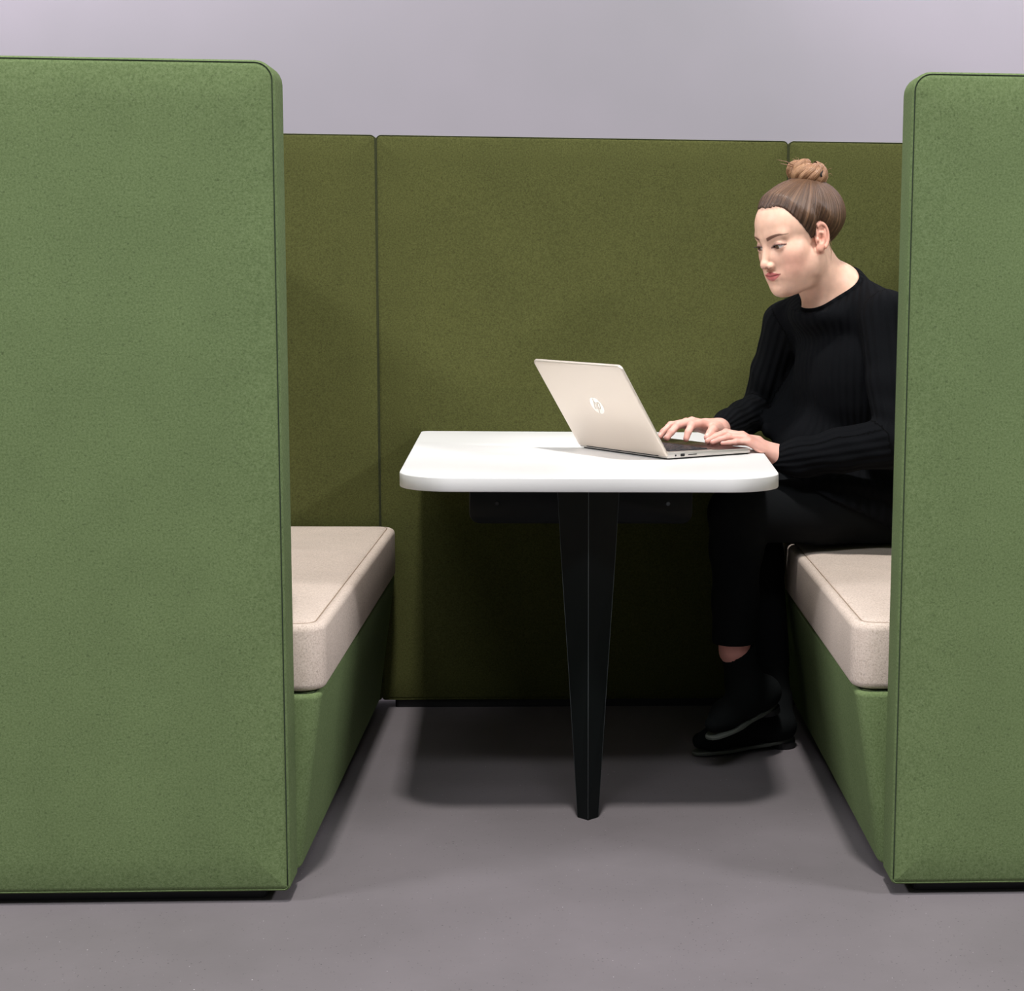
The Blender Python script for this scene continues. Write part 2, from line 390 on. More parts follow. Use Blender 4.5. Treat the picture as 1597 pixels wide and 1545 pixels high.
# ports on the side that faces the camera (local y = 0)
def port(name, x0, x1, z0, z1, mat):
    ol = rrect(x0, x1, z0, z1, min(z1-z0, x1-x0)*0.3, 3)
    return link(name, loft([(ol, -0.00015), (ol, 0.004)], lambda x, z, y: (x, y, z), smooth=False), mat, base)
port('power_socket', 0.020, 0.0245, 0.0070, 0.0112, BLACKP)
port('usb_port', 0.036, 0.0485, 0.0060, 0.0122, BLACKP)
port('card_slot', 0.058, 0.083, 0.0080, 0.0100, BLACKP)
# lid: its plane leans away from the user
ld = -math.sin(LTILT); lc = math.cos(LTILT)
def lidmap(y, s, t):      # y along the hinge, s up the lid, t through its thickness (towards the user)
    return (ld*s+lc*t-0.002, y, 0.0062+lc*s-ld*t*1.0)
def lring(d, t, r=0.011): return (inset(0, LW, 0, LL, (r, r, 0.004, 0.004), d, 7), t)
lid = link('lid', loft([lring(0.02, -0.0001), lring(0.0035, 0.0), lring(0.0010, 0.0005), lring(0, 0.0018), lring(0, 0.0062), lring(0.0008, 0.0070), lring(0.004, 0.0070)], lidmap), SILVER, lap)
link('screen', loft([(inset(0, LW, 0, LL, 0.008, 0.005), 0.0069), (inset(0, LW, 0, LL, 0.008, 0.0055), 0.0074)], lidmap, smooth=False), SCRN, lid)
# round emblem: polished disc cut by two slanted letters
def emblem():
    cy, cs, R = LW*0.5, LL*0.525, 0.0225
    parts = []
    def plate(poly, t0, t1):
        n = len(poly); vs = [lidmap(cy-px, cs+py, t0) for px, py in poly]+[lidmap(cy-px, cs+py, t1) for px, py in poly]
        fs = [tuple(range(n)), tuple(range(n, 2*n))]+[(i, (i+1) % n, n+(i+1) % n, n+i) for i in range(n)]
        return vs, fs
    disc = plate([(R*math.cos(2*PI*i/40), R*math.sin(2*PI*i/40)) for i in range(40)], -0.0003, 0.0004)
    # letters h and p, slanted, their stems running to the rim
    sl = 0.36
    def stroke(x0, y0, x1, y1, wd=0.0025):
        d = Vector((x1-x0, y1-y0)); n_ = Vector((-d.y, d.x)).normalized()*wd*0.5
        return [(x0+n_.x, y0+n_.y), (x1+n_.x, y1+n_.y), (x1-n_.x, y1-n_.y), (x0-n_.x, y0-n_.y)]
    S = []
    f_ = lambda x, y: (1.15*(x+sl*y), 1.15*y)
    def seg(x0, y0, x1, y1, wd=0.0027): a = f_(x0, y0); b = f_(x1, y1); S.append(plate(stroke(a[0], a[1], b[0], b[1], wd), -0.0006, -0.0002))
    seg(-0.0080, -0.0085, -0.0080, 0.0172)            # h stem, up to the rim
    seg(-0.0080, 0.0075, -0.0034, 0.0075); seg(-0.0034, 0.0078, -0.0022, 0.0055); seg(-0.0022, 0.0060, -0.0022, -0.0085)
    seg(0.0028, 0.0080, 0.0028, -0.0172)              # p stem, down to the rim
    seg(0.0028, 0.0075, 0.0078, 0.0075); seg(0.0078, 0.0078, 0.0092, 0.0055); seg(0.0092, 0.0060, 0.0092, -0.0050)
    seg(0.0092, -0.0045, 0.0078, -0.0070); seg(0.0078, -0.0068, 0.0028, -0.0068)
    return disc, join_vf(S)
(dv, df), (sv, sf) = emblem()
em = link('emblem_disc', mesh(dv, df, False), CHROME, lid)
link('emblem_letters', mesh(sv, sf, False), newmat('emblem_letter_metal', lin(200, 189, 177), 0.4, 0.6), lid)
link('hinge', loft([(rrect(0.03, LW-0.03, -0.0035, 0.0035, 0.0033, 4), -0.003), (rrect(0.03, LW-0.03, -0.0035, 0.0035, 0.0033, 4), 0.006)], lambda y, z, x: (x, y, 0.0095+z), smooth=True), BLACKP, lap)

# ------------------------------------------------------------------ implicit-surface helpers (numpy)
def V3(*a): return np.array(a, dtype=np.float32)
def smin(a, b, k):
    h = np.clip(0.5+0.5*(b-a)/k, 0, 1); return b+(a-b)*h-k*h*(1-h)
def smax(a, b, k): return -smin(-a, -b, k)
def sph(p, c, r): return np.linalg.norm(p-V3(*c), axis=-1)-r
def ell(p, c, r, R=None):
    q = p-V3(*c)
    if R is not None: q = q@R            # columns of R are the ellipsoid's axes
    r = V3(*r); k0 = np.linalg.norm(q/r, axis=-1); k1 = np.linalg.norm(q/(r*r), axis=-1)+1e-9
    return k0*(k0-1)/k1
def cap(p, a, b, ra, rb):
    a = V3(*a); b = V3(*b); ab = b-a; t = np.clip(((p-a)@ab)/float(ab@ab), 0, 1)
    return np.linalg.norm(p-(a+t[..., None]*ab), axis=-1)-(ra+(rb-ra)*t)
def chain(p, pts, k=0.01):
    d = None
    for (a, ra), (b, rb) in zip(pts[:-1], pts[1:]):
        e = cap(p, a, b, ra, rb); d = e if d is None else smin(d, e, k)
    return d
def sstep(a, b, x):
    t = np.clip((x-a)/(b-a), 0, 1); return t*t*(3-2*t)
def polygonise(f, lo, hi, h):
    """surface nets on a grid, evaluated only in blocks near the surface"""
    B = 4; lo = np.array(lo, float); nb = np.ceil((np.array(hi)-lo)/(h*B)).astype(int); n = nb*B+1
    cx = [lo[i]+(np.arange(nb[i])+0.5)*h*B for i in range(3)]
    P = np.stack(np.meshgrid(*cx, indexing='ij'), -1).astype(np.float32)
    dc = f(P.reshape(-1, 3)).reshape(nb)
    act = np.abs(dc) < h*B*1.9
    G_ = np.repeat(np.repeat(np.repeat(np.where(dc > 0, 1.0, -1.0), B, 0), B, 1), B, 2)
    G_ = np.pad(G_, ((0, 1),)*3, mode='edge').astype(np.float32)
    A = np.repeat(np.repeat(np.repeat(act, B, 0), B, 1), B, 2); A = np.pad(A, ((0, 1),)*3, mode='edge')
    A[1:] |= A[:-1].copy(); A[:, 1:] |= A[:, :-1].copy(); A[:, :, 1:] |= A[:, :, :-1].copy()
    idx = np.argwhere(A)
    for s in range(0, len(idx), 400000):
        ii = idx[s:s+400000]; G_[ii[:, 0], ii[:, 1], ii[:, 2]] = f((lo+ii*h).astype(np.float32))
    S = G_ < 0
    c = [S[a:n[0]-1+a, b:n[1]-1+b, d:n[2]-1+d] for a in (0, 1) for b in (0, 1) for d in (0, 1)]
    cnt = sum(x.astype(np.int8) for x in c); cell = (cnt > 0) & (cnt < 8)
    ci = np.argwhere(cell); vid = -np.ones(cell.shape, int); vid[cell] = np.arange(len(ci))
    acc = np.zeros((len(ci), 3)); num = np.zeros(len(ci))
    corners = [(a, b, d) for a in (0, 1) for b in (0, 1) for d in (0, 1)]
    for u in corners:
        for ax in range(3):
            if u[ax]: continue
            v = list(u); v[ax] = 1
            g0 = G_[ci[:, 0]+u[0], ci[:, 1]+u[1], ci[:, 2]+u[2]]; g1 = G_[ci[:, 0]+v[0], ci[:, 1]+v[1], ci[:, 2]+v[2]]
            m = (g0 < 0) != (g1 < 0); t = g0[m]/(g0[m]-g1[m])
            pt = np.tile(np.array(u, float), (m.sum(), 1)); pt[:, ax] += t
            acc[m] += pt; num[m] += 1
    verts = lo+(ci+acc/num[:, None])*h
    faces = []
    for ax in range(3):
        o1, o2 = [(1, 2), (2, 0), (0, 1)][ax]
        a0 = S.take(range(0, n[ax]-1), ax); a1 = S.take(range(1, n[ax]), ax); m = a0 != a1
        e = np.argwhere(m); flip = a0[m]
        ok = (e[:, o1] > 0) & (e[:, o2] > 0) & (e[:, o1] < n[o1]-1) & (e[:, o2] < n[o2]-1); e = e[ok]; flip = flip[ok]
        q = []
        for d1, d2 in ((-1, -1), (0, -1), (0, 0), (-1, 0)):
            t = e.copy(); t[:, o1] += d1; t[:, o2] += d2; q.append(vid[t[:, 0], t[:, 1], t[:, 2]])
        q = np.stack(q, 1); q[~flip] = q[~flip][:, ::-1]; faces.append(q)
    return verts, np.concatenate(faces)
def npmesh(V_, Fq, cols=None, extra=None):
    me = bpy.data.meshes.new('m'); me.vertices.add(len(V_)); me.vertices.foreach_set('co', np.asarray(V_, np.float32).ravel())
    nf = len(Fq); me.loops.add(nf*4); me.loops.foreach_set('vertex_index', Fq.astype(np.int32).ravel())
    me.polygons.add(nf); me.polygons.foreach_set('loop_start', np.arange(0, nf*4, 4, dtype=np.int32))
    me.update(calc_edges=True); me.validate()
    me.polygons.foreach_set('use_smooth', np.ones(len(me.polygons), bool))
    if cols is not None:
        a = me.color_attributes.new('tint', 'FLOAT_COLOR', 'POINT')
        a.data.foreach_set('color', np.concatenate([cols, np.ones((len(cols), 1))], 1).astype(np.float32).ravel())
    for k_, v_ in (extra or {}).items():
        if v_.ndim == 1: a = me.attributes.new(k_, 'FLOAT', 'POINT'); a.data.foreach_set('value', v_.astype(np.float32))
        else: a = me.attributes.new(k_, 'FLOAT_VECTOR', 'POINT'); a.data.foreach_set('vector', v_.astype(np.float32).ravel())
    return me
def smooth_noise(p, s, seed=0):
    """cheap smooth pseudo-noise from sines"""
    rs = np.random.RandomState(seed); o = 0
    for i in range(5):
        k_ = rs.normal(size=3); k_ = k_/np.linalg.norm(k_)*s*(0.7+0.35*i); o = o+np.sin(p@k_.astype(np.float32)+rs.uniform(0, 6.28))/(1+0.35*i)
    return o/3.0

# ------------------------------------------------------------------ the seated woman
person = thing('person', 'woman with a hair bun in a black ribbed sweater, seated and typing', 'person', loc=(0.78, 1.10, 0))
def pchild(name, me, mat, parent=None):
    o = link(name, me, mat, parent or person)
    if parent is None: o.matrix_parent_inverse = Matrix.Translation(-person.location)
    return o
# --- head frame
HP = 0.28; HS = 1.05; HROLL = 0.05
HA = math.radians(33.0)
hF = np.array([-math.cos(HA)*math.cos(HP), -math.sin(HA)*math.cos(HP), -math.sin(HP)]); hL = np.array([math.sin(HA), -math.cos(HA), 0.0]); hU = np.cross(hF, hL)
hL2 = hL*math.cos(HROLL)+hU*math.sin(HROLL); hU = -hL*math.sin(HROLL)+hU*math.cos(HROLL); hL = hL2
HC = np.array([0.525, 0.985, 1.240])
HR = np.stack([hF, hL, hU], 1).astype(np.float32)
def to_head(p): return ((p-HC.astype(np.float32))@HR)/HS
def from_head(q): return HC+HS*(np.asarray(q)@HR.T)
def cranium(q):
    d = ell(q, (-0.024, 0, 0.036), (0.106, 0.075, 0.080))
    return smin(d, ell(q, (0.028, 0, 0.036), (0.060, 0.060, 0.058)), 0.02)
EYE = (0.0712, 0.0315, -0.001); ER = 0.0126
def ear_d(q):
    # plate frame: tilted back and flared out from the head
    R = np.array(Matrix.Rotation(math.radians(-12), 3, 'Y') @ Matrix.Rotation(math.radians(-20), 3, 'Z'), dtype=np.float32)
    out = None
    for s in (1, -1):
        m = q*V3(1, s, 1); e = (m-V3(-0.012, 0.0735, -0.006))@R      # e: x fwd, y out, z up
        d = ell(e, (-0.001, 0.000, 0.001), (0.0165, 0.0055, 0.0285))
        d = smin(d, ell(e, (0.004, 0.0, -0.024), (0.0085, 0.0048, 0.0085)), 0.004)
        th = np.arctan2(e[..., 2]/0.0275, -e[..., 0]/0.0150)
        rad = np.sqrt((e[..., 0]/0.0150)**2+((e[..., 2]-0.001)/0.0270)**2)
        ring = np.sqrt(((rad-1)*0.0175)**2+(e[..., 1]-0.0045)**2)-0.0031
        gate = (np.abs(th-0.55) > 1.75)*0.02
        d = smin(d, ring+gate, 0.002)
        d = smax(d, -ell(e, (0.002, 0.0075, -0.004), (0.0078, 0.0085, 0.0125)), 0.0025)      # concha
        d = smax(d, -ell(e, (0.000, 0.0085, 0.0145), (0.0085, 0.0062, 0.0065)), 0.002)     # upper fossa
        d = smin(d, ell(e, (-0.0070, 0.004, 0.002), (0.0026, 0.0028, 0.0150)), 0.002)       # antihelix
        d = smin(d, ell(e, (0.0105, 0.003, -0.007), (0.0035, 0.0035, 0.0050)), 0.003)       # tragus
        out = d if out is None else np.minimum(out, d)
    return out
def head_d(p):
    q = to_head(p); a = q*V3(1, 0, 1); a[..., 1] = np.abs(q[..., 1])       # mirrored copy
    d = cranium(q)
    d = smin(d, ell(q, (0.028, 0, -0.026), (0.058, 0.056, 0.074)), 0.018)
    d = smin(d, ell(a, (0.046, 0.039, -0.022), (0.030, 0.024, 0.024)), 0.020)
    d = smin(d, cap(a, (0.056, 0.018, -0.086), (0.004, 0.043, -0.058), 0.020, 0.017), 0.020)
    d = smin(d, ell(a, (0.060, 0.021, -0.072), (0.026, 0.020, 0.025)), 0.016)
    d = smin(d, ell(a, (0.047, 0.032, -0.050), (0.031, 0.024, 0.033)), 0.018)
    d = smin(d, ell(q, (0.024, 0, -0.072), (0.052, 0.047, 0.038)), 0.016)
    d = smin(d, ell(a, (0.002, 0.044, -0.054), (0.028, 0.015, 0.032)), 0.018)
    d = smin(d, ell(q, (0.071, 0, -0.099), (0.019, 0.023, 0.0165)), 0.020)
    d = smin(d, ell(q, (0.034, 0, -0.096), (0.046, 0.034, 0.022)), 0.02)
    d = smin(d, ell(q, (0.072, 0, -0.062), (0.021, 0.028, 0.021)), 0.012)
    d = smin(d, cap(a, (0.0815, 0.010, 0.021), (0.068, 0.043, 0.022), 0.0055, 0.0055), 0.018)
    d = smax(d, -ell(a, (0.1020, 0.0300, 0.0005), (0.0155, 0.0165, 0.0110)), 0.014)
    d = smin(d, ell(a, (0.0760, 0.0150, -0.0300), (0.0150, 0.0130, 0.0200)), 0.014)
    # nose
    n = cap(q, (0.0800, 0, 0.012), (0.1030, 0, -0.031), 0.0072, 0.0072)
    d = smin(d, n, 0.016)
    d = smin(d, sph(q, (0.1045, 0, -0.0365), 0.0090), 0.006)
    d = smin(d, ell(a, (0.0945, 0.0115, -0.0405), (0.0100, 0.0065, 0.0068)), 0.004)
    d = smax(d, -ell(a, (0.1000, 0.0062, -0.0475), (0.0052, 0.0032, 0.0036)), 0.0015)
    # lids
    d = smin(d, sph(a, EYE, ER+0.0019), 0.0045)
    ll = a[..., 1]-0.0315; uu = a[..., 2]-(-0.0016)-ll*0.06
    w_ = 1-(ll/0.0155)**2
    cut = np.maximum(np.maximum(uu-0.0038*w_, -uu-0.0050*w_), 0.070-a[..., 0])
    d = smax(d, -np.maximum(cut, -0.5), 0.0008)
    crease = np.sqrt((uu-0.0072*w_-0.0008)**2+(sph(a, EYE, ER+0.0022))**2)-0.0010
    d = smax(d, -(crease+(np.abs(ll) > 0.013)*0.01), 0.0014)
    # lips
    d = smin(d, chain(a, [((0.0905, 0, -0.0590), 0.0050), ((0.0885, 0.0105, -0.0592), 0.0044), ((0.0800, 0.0245, -0.0622), 0.0022)], 0.003), 0.003)
    d = smin(d, chain(a, [((0.0890, 0, -0.0702), 0.0060), ((0.0870, 0.0100, -0.0695), 0.0054), ((0.0795, 0.0235, -0.0640), 0.0024)], 0.003), 0.0035)
    d = smax(d, -chain(a, [((0.0962, 0, -0.0642), 0.0010), ((0.0930, 0.0110, -0.0640), 0.0010), ((0.0825, 0.0275, -0.0618), 0.0011)], 0.002), 0.0020)
    d = smax(d, -cap(q, (0.0965, 0, -0.050), (0.0965, 0, -0.055), 0.0018, 0.0018), 0.003)
    d = smax(d, -ell(q, (0.0990, 0, -0.0835), (0.008, 0.018, 0.0040)), 0.010)
    d = smin(d, ear_d(q), 0.003)*HS
    return d
NB = (0.628, 1.060, 1.105)
bF = np.array([-0.79, -0.61, 0]); bF /= np.linalg.norm(bF); bL = np.array([0.61, -0.79, 0]); bL /= np.linalg.norm(bL); bU = np.array([0, 0, 1.0])
def at_(c, f=0, l=0, u=0): return tuple(np.array(c)+bF*f+bL*l+bU*u)
def neck_d(p):
    a = from_head((-0.020, 0, -0.040)); b = np.array(at_(NB, -0.005, 0, -0.01))
    d = cap(p, a, b, 0.055, 0.060)
    d = smin(d, cap(p, at_(NB, -0.02, 0.02, 0.028), at_(NB, -0.02, 0.12, -0.04), 0.036, 0.036), 0.05)
    d = smin(d, cap(p, at_(NB, -0.02, -0.02, 0.028), at_(NB, -0.02, -0.12, -0.04), 0.036, 0.036), 0.05)
    d = smin(d, cap(p, from_head((-0.008, 0.056, -0.040)), at_(NB, 0.055, 0.014, -0.025), 0.012, 0.010), 0.022)    # neck muscle
    d = smin(d, cap(p, from_head((-0.008, -0.056, -0.040)), at_(NB, 0.055, -0.014, -0.025), 0.012, 0.010), 0.022)
    d = smin(d, ell(p, at_(NB, 0.0, 0, -0.09), (0.10, 0.10, 0.07)), 0.05)
    return d
def headneck(p): return smin(head_d(p), neck_d(p), 0.016)

LIN = lambda *c: np.array(lin(*c))
SK = LIN(233, 190, 166); SKP = LIN(218, 158, 146)
def mixc(c, col, w): return c*(1-w[:, None])+col[None]*w[:, None]
def head_cols(P):
    q = to_head(P.astype(np.float32)); f_, l_, u_ = q[:, 0], q[:, 1], q[:, 2]; al = np.abs(l_)
    c = np.tile(SK, (len(P), 1))
    g = lambda x, s: np.exp(-(x/s)**2)
    c = mixc(c, LIN(226, 152, 136), 0.50*g(np.sqrt((f_-0.060)**2+(al-0.046)**2+(u_+0.044)**2), 0.034))       # cheeks
    c = mixc(c, LIN(214, 134, 118), 0.30*g(np.sqrt((f_-0.106)**2+al**2+(u_+0.040)**2), 0.012))
    ear = (al > 0.066)*(np.abs(u_+0.004) < 0.04)*(np.abs(f_+0.012) < 0.03)
    c = mixc(c, LIN(222, 132, 116), 0.40*ear)
    # lips
    mf = (f_ > 0.070)
    t = np.clip(al/0.0260, 0, 1)
    top = -0.0545-0.0062*t**1.4+0.0012*g(al-0.006, 0.004); bot = -0.0765+0.0125*t**1.7
    lip = mf*sstep(0, 0.0012, top-u_)*sstep(0, 0.0016, u_-bot)*(al < 0.0270)
    c = mixc(c, LIN(198, 96, 100), 0.85*lip)
    c = mixc(c, LIN(110, 38, 42), 0.8*mf*g(u_+0.0642-0.0022*t*t, 0.0013)*(al < 0.0275))
    # brows: arched, thick at the nose, thin at the temple
    tb_ = np.clip((al-0.0125)/(0.0545-0.0125), 0, 1)
    bc = 0.0175+0.0062*np.sin(np.clip(tb_, 0, 1)*PI*0.70)-0.0040*np.clip(tb_-0.7, 0, 1)
    bw = 0.0044*(1-tb_**2*0.75)
    br = (f_ > 0.03)*sstep(0.0, 0.0012, bw-np.abs(u_-bc))*sstep(0.0105, 0.0135, al)*(al < 0.0545)
    c = mixc(c, LIN(98, 62, 50), 0.92*br)
    # lash line and lid
    ll = al-0.0315; w_ = np.clip(1-(ll/0.0158)**2, 0, 1); uu = u_+0.0016-ll*0.06
    ez = (f_ > 0.066)*(np.abs(ll) < 0.0168)
    c = mixc(c, LIN(40, 26, 24), 0.95*ez*(g(uu-0.0043*w_-0.0006, 0.0019)))
    c = mixc(c, LIN(128, 84, 76), 0.55*ez*(g(uu+0.0057*w_, 0.0012)))
    c = mixc(c, LIN(160, 108, 104), 0.50*ez*(uu > 0)*g(uu-0.0074*w_, 0.0026))
    c = mixc(c, LIN(150, 88, 78), 0.85*(f_ > 0.085)*g(np.sqrt((al-0.0075)**2+((u_+0.0465)*1.5)**2), 0.0042))  # nostril shadow painted into the skin colour
    c = mixc(c, LIN(120, 78, 62), 0.8*g(np.sqrt((f_-0.045)**2+(l_-0.0610)**2+(u_+0.030)**2), 0.0022)*(l_ > 0))   # small mole
    # scalp beneath the hair
    c = mixc(c, LIN(74, 54, 46), hair_t(q)[0]*0.95)
    return c
def hairline(q):
    """height of the hairline for a given place round the head"""
    f_ = q[..., 0]; al = np.abs(q[..., 1])
    xs = [-0.14, -0.070, -0.045, -0.030, -0.018, -0.006, 0.001, 0.008, 0.016, 0.033, 0.045, 0.052, 0.060, 0.080, 0.12]
    ys = [-0.042, -0.040, -0.026, 0.006, 0.028, 0.024, -0.006, -0.006, 0.006, 0.034, 0.058, 0.074, 0.081, 0.084, 0.084]
    return np.interp(f_, xs, ys)
def hair_t(q):
    h = q[..., 2]-hairline(q)+0.0022*smooth_noise(q, 520.0, 3)
    return sstep(-0.006, 0.008, h), h
def skin_mat():
    m = newmat('skin', tuple(SK), 0.46, spec=0.35); b = m.node_tree.nodes['Principled BSDF']
    a = N(m, 'ShaderNodeVertexColor'); a.layer_name = 'tint'
    tc = N(m, 'ShaderNodeTexCoord'); n = N(m, 'ShaderNodeTexNoise', Scale=60.0, Detail=4.0); L(m, tc.outputs['Object'], n.inputs['Vector'])
    r = ramp(m, n.outputs['Fac'], [(0.3, (0.93, 0.91, 0.91)), (0.7, (1.04, 1.03, 1.03))])
    mx = N(m, 'ShaderNodeMix', data_type='RGBA', blend_type='MULTIPLY'); mx.inputs[0].default_value = 1
    L(m, a.outputs[0], mx.inputs[6]); L(m, r.outputs[0], mx.inputs[7]); L(m, mx.outputs[2], b.inputs['Base Color'])
    b.inputs['Subsurface Weight'].default_value = 0.12; b.inputs['Subsurface Radius'].default_value = (0.012, 0.005, 0.003); b.inputs['Subsurface Scale'].default_value = 0.5
    n2 = N(m, 'ShaderNodeTexNoise', Scale=900.0, Detail=2.0); L(m, tc.outputs['Object'], n2.inputs['Vector'])
    bp = N(m, 'ShaderNodeBump', Strength=0.10, Distance=0.0005); L(m, n2.outputs['Fac'], bp.inputs['Height']); L(m, bp.outputs[0], b.inputs['Normal'])
    return m
SKIN = skin_mat()

# --- hands (joints in metres)
def hand_d(p, wrist, mcps, fingers, thumb, fore):
    w_ = np.array(wrist); d = None
    n = len(mcps)
    for i, m in enumerate(mcps):
        off = (i-1.5)
        root = w_+(np.array(m)-np.array(mcps[1]))*0.45+(np.array(mcps[1])-w_)*0.12
        e = cap(p, tuple(root), tuple(m), 0.0150, 0.0108-0.0006*abs(off)); d = e if d is None else smin(d, e, 0.010)
    d = smin(d, cap(p, fore, wrist, 0.027, 0.0235), 0.02)
    # heel of the hand and the ball of the thumb
    d = smin(d, cap(p, wrist, tuple(w_*0.55+np.array(mcps[1])*0.45), 0.0205, 0.0150), 0.014)
    for i, (m, f) in enumerate(zip(mcps, fingers)):
        r = [0.0092, 0.0094, 0.0088, 0.0078][i]
        pts = [(m, r+0.0008)]+[(q_, rr) for q_, rr in zip(f, (r, r-0.0011, r-0.0021))]
        e = chain(p, pts, 0.003)
        # knuckle of the finger
        e = smin(e, sph(p, f[0], r+0.0004), 0.003)
        d = smin(d, e, 0.0045)
    t = chain(p, [(thumb[0], 0.0155), (thumb[1], 0.0112), (thumb[2], 0.0098), (thumb[3], 0.0082)], 0.006)
    d = smin(d, t, 0.009)
    edge = np.maximum(p[..., 0]-(0.4252+0.0414*(p[..., 1]-0.345)), p[..., 2]-0.7434)      # skin yields where it rests on the table's edge
    return smax(d, -edge, 0.001)
def lerp3(a, b, t): return tuple(np.array(a)*(1-t)+np.array(b)*t)
# left hand lies flat on the palm rest; right hand types
LH = dict(wrist=(0.480, 0.884, 0.733), fore=(0.522, 0.872, 0.722),
    mcps=[(0.398, 0.916, 0.777), (0.397, 0.895, 0.779), (0.402, 0.876, 0.775), (0.410, 0.859, 0.768)],
    fingers=[[(0.362, 0.928, 0.783), (0.340, 0.930, 0.775), (0.324, 0.930, 0.7665)],
             [(0.357, 0.900, 0.7835), (0.334, 0.899, 0.775), (0.317, 0.897, 0.7655)],
             [(0.364, 0.876, 0.7775), (0.343, 0.876, 0.771), (0.327, 0.875, 0.7648)],
             [(0.380, 0.856, 0.7680), (0.363, 0.855, 0.7655), (0.348, 0.854, 0.7642)]],
    thumb=[(0.434, 0.908, 0.763), (0.404, 0.936, 0.768), (0.378, 0.952, 0.768), (0.356, 0.960, 0.7665)])
RH = dict(wrist=(0.356, 1.040, 0.782), fore=(0.385, 1.085, 0.785),
    mcps=[(0.304, 0.978, 0.801), (0.286, 0.996, 0.804), (0.274, 1.013, 0.800), (0.266, 1.030, 0.794)],
    fingers=[[(0.282, 0.945, 0.799), (0.273, 0.931, 0.784), (0.268, 0.924, 0.7685)],
             [(0.251, 0.970, 0.797), (0.234, 0.956, 0.781), (0.224, 0.948, 0.7685)],
             [(0.236, 0.990, 0.795), (0.218, 0.978, 0.781), (0.209, 0.970, 0.7690)],
             [(0.232, 1.012, 0.789), (0.217, 1.001, 0.778), (0.209, 0.995, 0.7685)]],
    thumb=[(0.345, 1.005, 0.786), (0.334, 0.960, 0.787), (0.327, 0.940, 0.781), (0.318, 0.929, 0.7715)])
def hand_cols(P, hnd):
    c = np.tile(LIN(226, 176, 160), (len(P), 1))
    for i, f in enumerate(hnd['fingers']+[hnd['thumb'][1:]]):
        for k_, (pt, s, wgt) in enumerate(((f[0], 0.009, 0.35), (f[1], 0.007, 0.25), (f[2], 0.009, 0.45))):
            dd = np.linalg.norm(P-np.array(pt), axis=1); c = mixc(c, LIN(222, 128, 118), wgt*np.exp(-(dd/s)**2))
        tip = np.array(f[2]); dr = tip-np.array(f[1]); dr /= np.linalg.norm(dr)
        nail = tip+dr*0.001+np.array([0, 0, 0.0062])
        q_ = P-nail; along = q_@dr; side = np.linalg.norm(q_-along[:, None]*dr, axis=1)
        c = mixc(c, LIN(238, 200, 190), 0.9*((along/0.0055)**2+(side/0.0042)**2 < 1))
    for m in hnd['mcps']:
        c = mixc(c, LIN(218, 136, 124), 0.30*np.exp(-(np.linalg.norm(P-np.array(m), axis=1)/0.012)**2))
    return c

# --- skeleton of the body
LSH, RSH = (0.738, 0.925, 1.050), (0.533, 1.190, 1.030)
LEL, REL = (0.752, 0.815, 0.775), (0.492, 1.315, 0.812)
LHIP, RHIP = (0.820, 1.035, 0.600), (0.735, 1.185, 0.600)
LKN, RKN = (0.386, 0.885, 0.598), (0.450, 1.085, 0.606)
LAN, RAN = (0.386, 0.890, 0.270), (0.500, 1.030, 0.105)
BELLY = (0.760, 1.115, 0.70); CHEST = (0.695, 1.085, 0.92); HIPS = (0.795, 1.120, 0.61)
RB = np.stack([bF, bL, bU], 1).astype(np.float32)
def body_low(p):
    d = ell(p, CHEST, (0.085, 0.125, 0.15), RB)
    d = smin(d, ell(p, BELLY, (0.085, 0.12, 0.15), RB), 0.06)
    d = smin(d, ell(p, HIPS, (0.10, 0.15, 0.09), RB), 0.06)
    d = smin(d, cap(p, at_(NB, -0.01, 0, -0.08), at_(CHEST, 0, 0, 0), 0.06, 0.08), 0.05)
    for sh, el, wr in ((LSH, LEL, LH['wrist']), (RSH, REL, RH['wrist'])):
        d = smin(d, chain(p, [(lerp3(NB, sh, 0.5), 0.035), (sh, 0.044), (el, 0.034), (lerp3(el, wr, 0.9), 0.024)], 0.02), 0.03)
    for h, k_, a in ((LHIP, LKN, LAN), (RHIP, RKN, RAN)):
        d = smin(d, chain(p, [(h, 0.070), (k_, 0.045), (lerp3(k_, a, 0.35), 0.044), (a, 0.038)], 0.02), 0.03)
    return d
# ankle and foot (in the boot)
LFT = dict(heel=(0.468, 0.930, 0.152), ball=(0.357, 0.825, 0.128), toe=(0.330, 0.800, 0.116))
RFT = dict(heel=(0.520, 1.020, 0.045), ball=(0.360, 0.985, 0.040), toe=(0.315, 0.980, 0.034))

parts = []
hv, hf = polygonise(headneck, HC+np.array([-0.155, -0.15, -0.20]), HC+np.array([0.205, 0.185, 0.155]), 0.0014)
parts.append((hv, hf, head_cols(hv)))
for hnd in (LH, RH):
    allp = np.array([hnd['wrist'], hnd['fore']]+[x for f in hnd['fingers'] for x in f]+hnd['thumb'])
    v_, f_ = polygonise(lambda p: hand_d(p, **hnd), allp.min(0)-0.032, allp.max(0)+0.032, 0.0013)
    parts.append((v_, f_, hand_cols(v_, hnd)))
v_, f_ = polygonise(body_low, (0.25, 0.70, 0.08), (0.98, 1.40, 1.12), 0.0085)
parts.append((v_, f_, np.tile(LIN(222, 158, 148), (len(v_), 1))))
VV = []; FF = []; CC = []; o_ = 0
for v_, f_, c_ in parts: VV.append(v_); FF.append(f_+o_); CC.append(c_); o_ += len(v_)
body = pchild('body', npmesh(np.concatenate(VV), np.concatenate(FF), np.concatenate(CC)), SKIN)

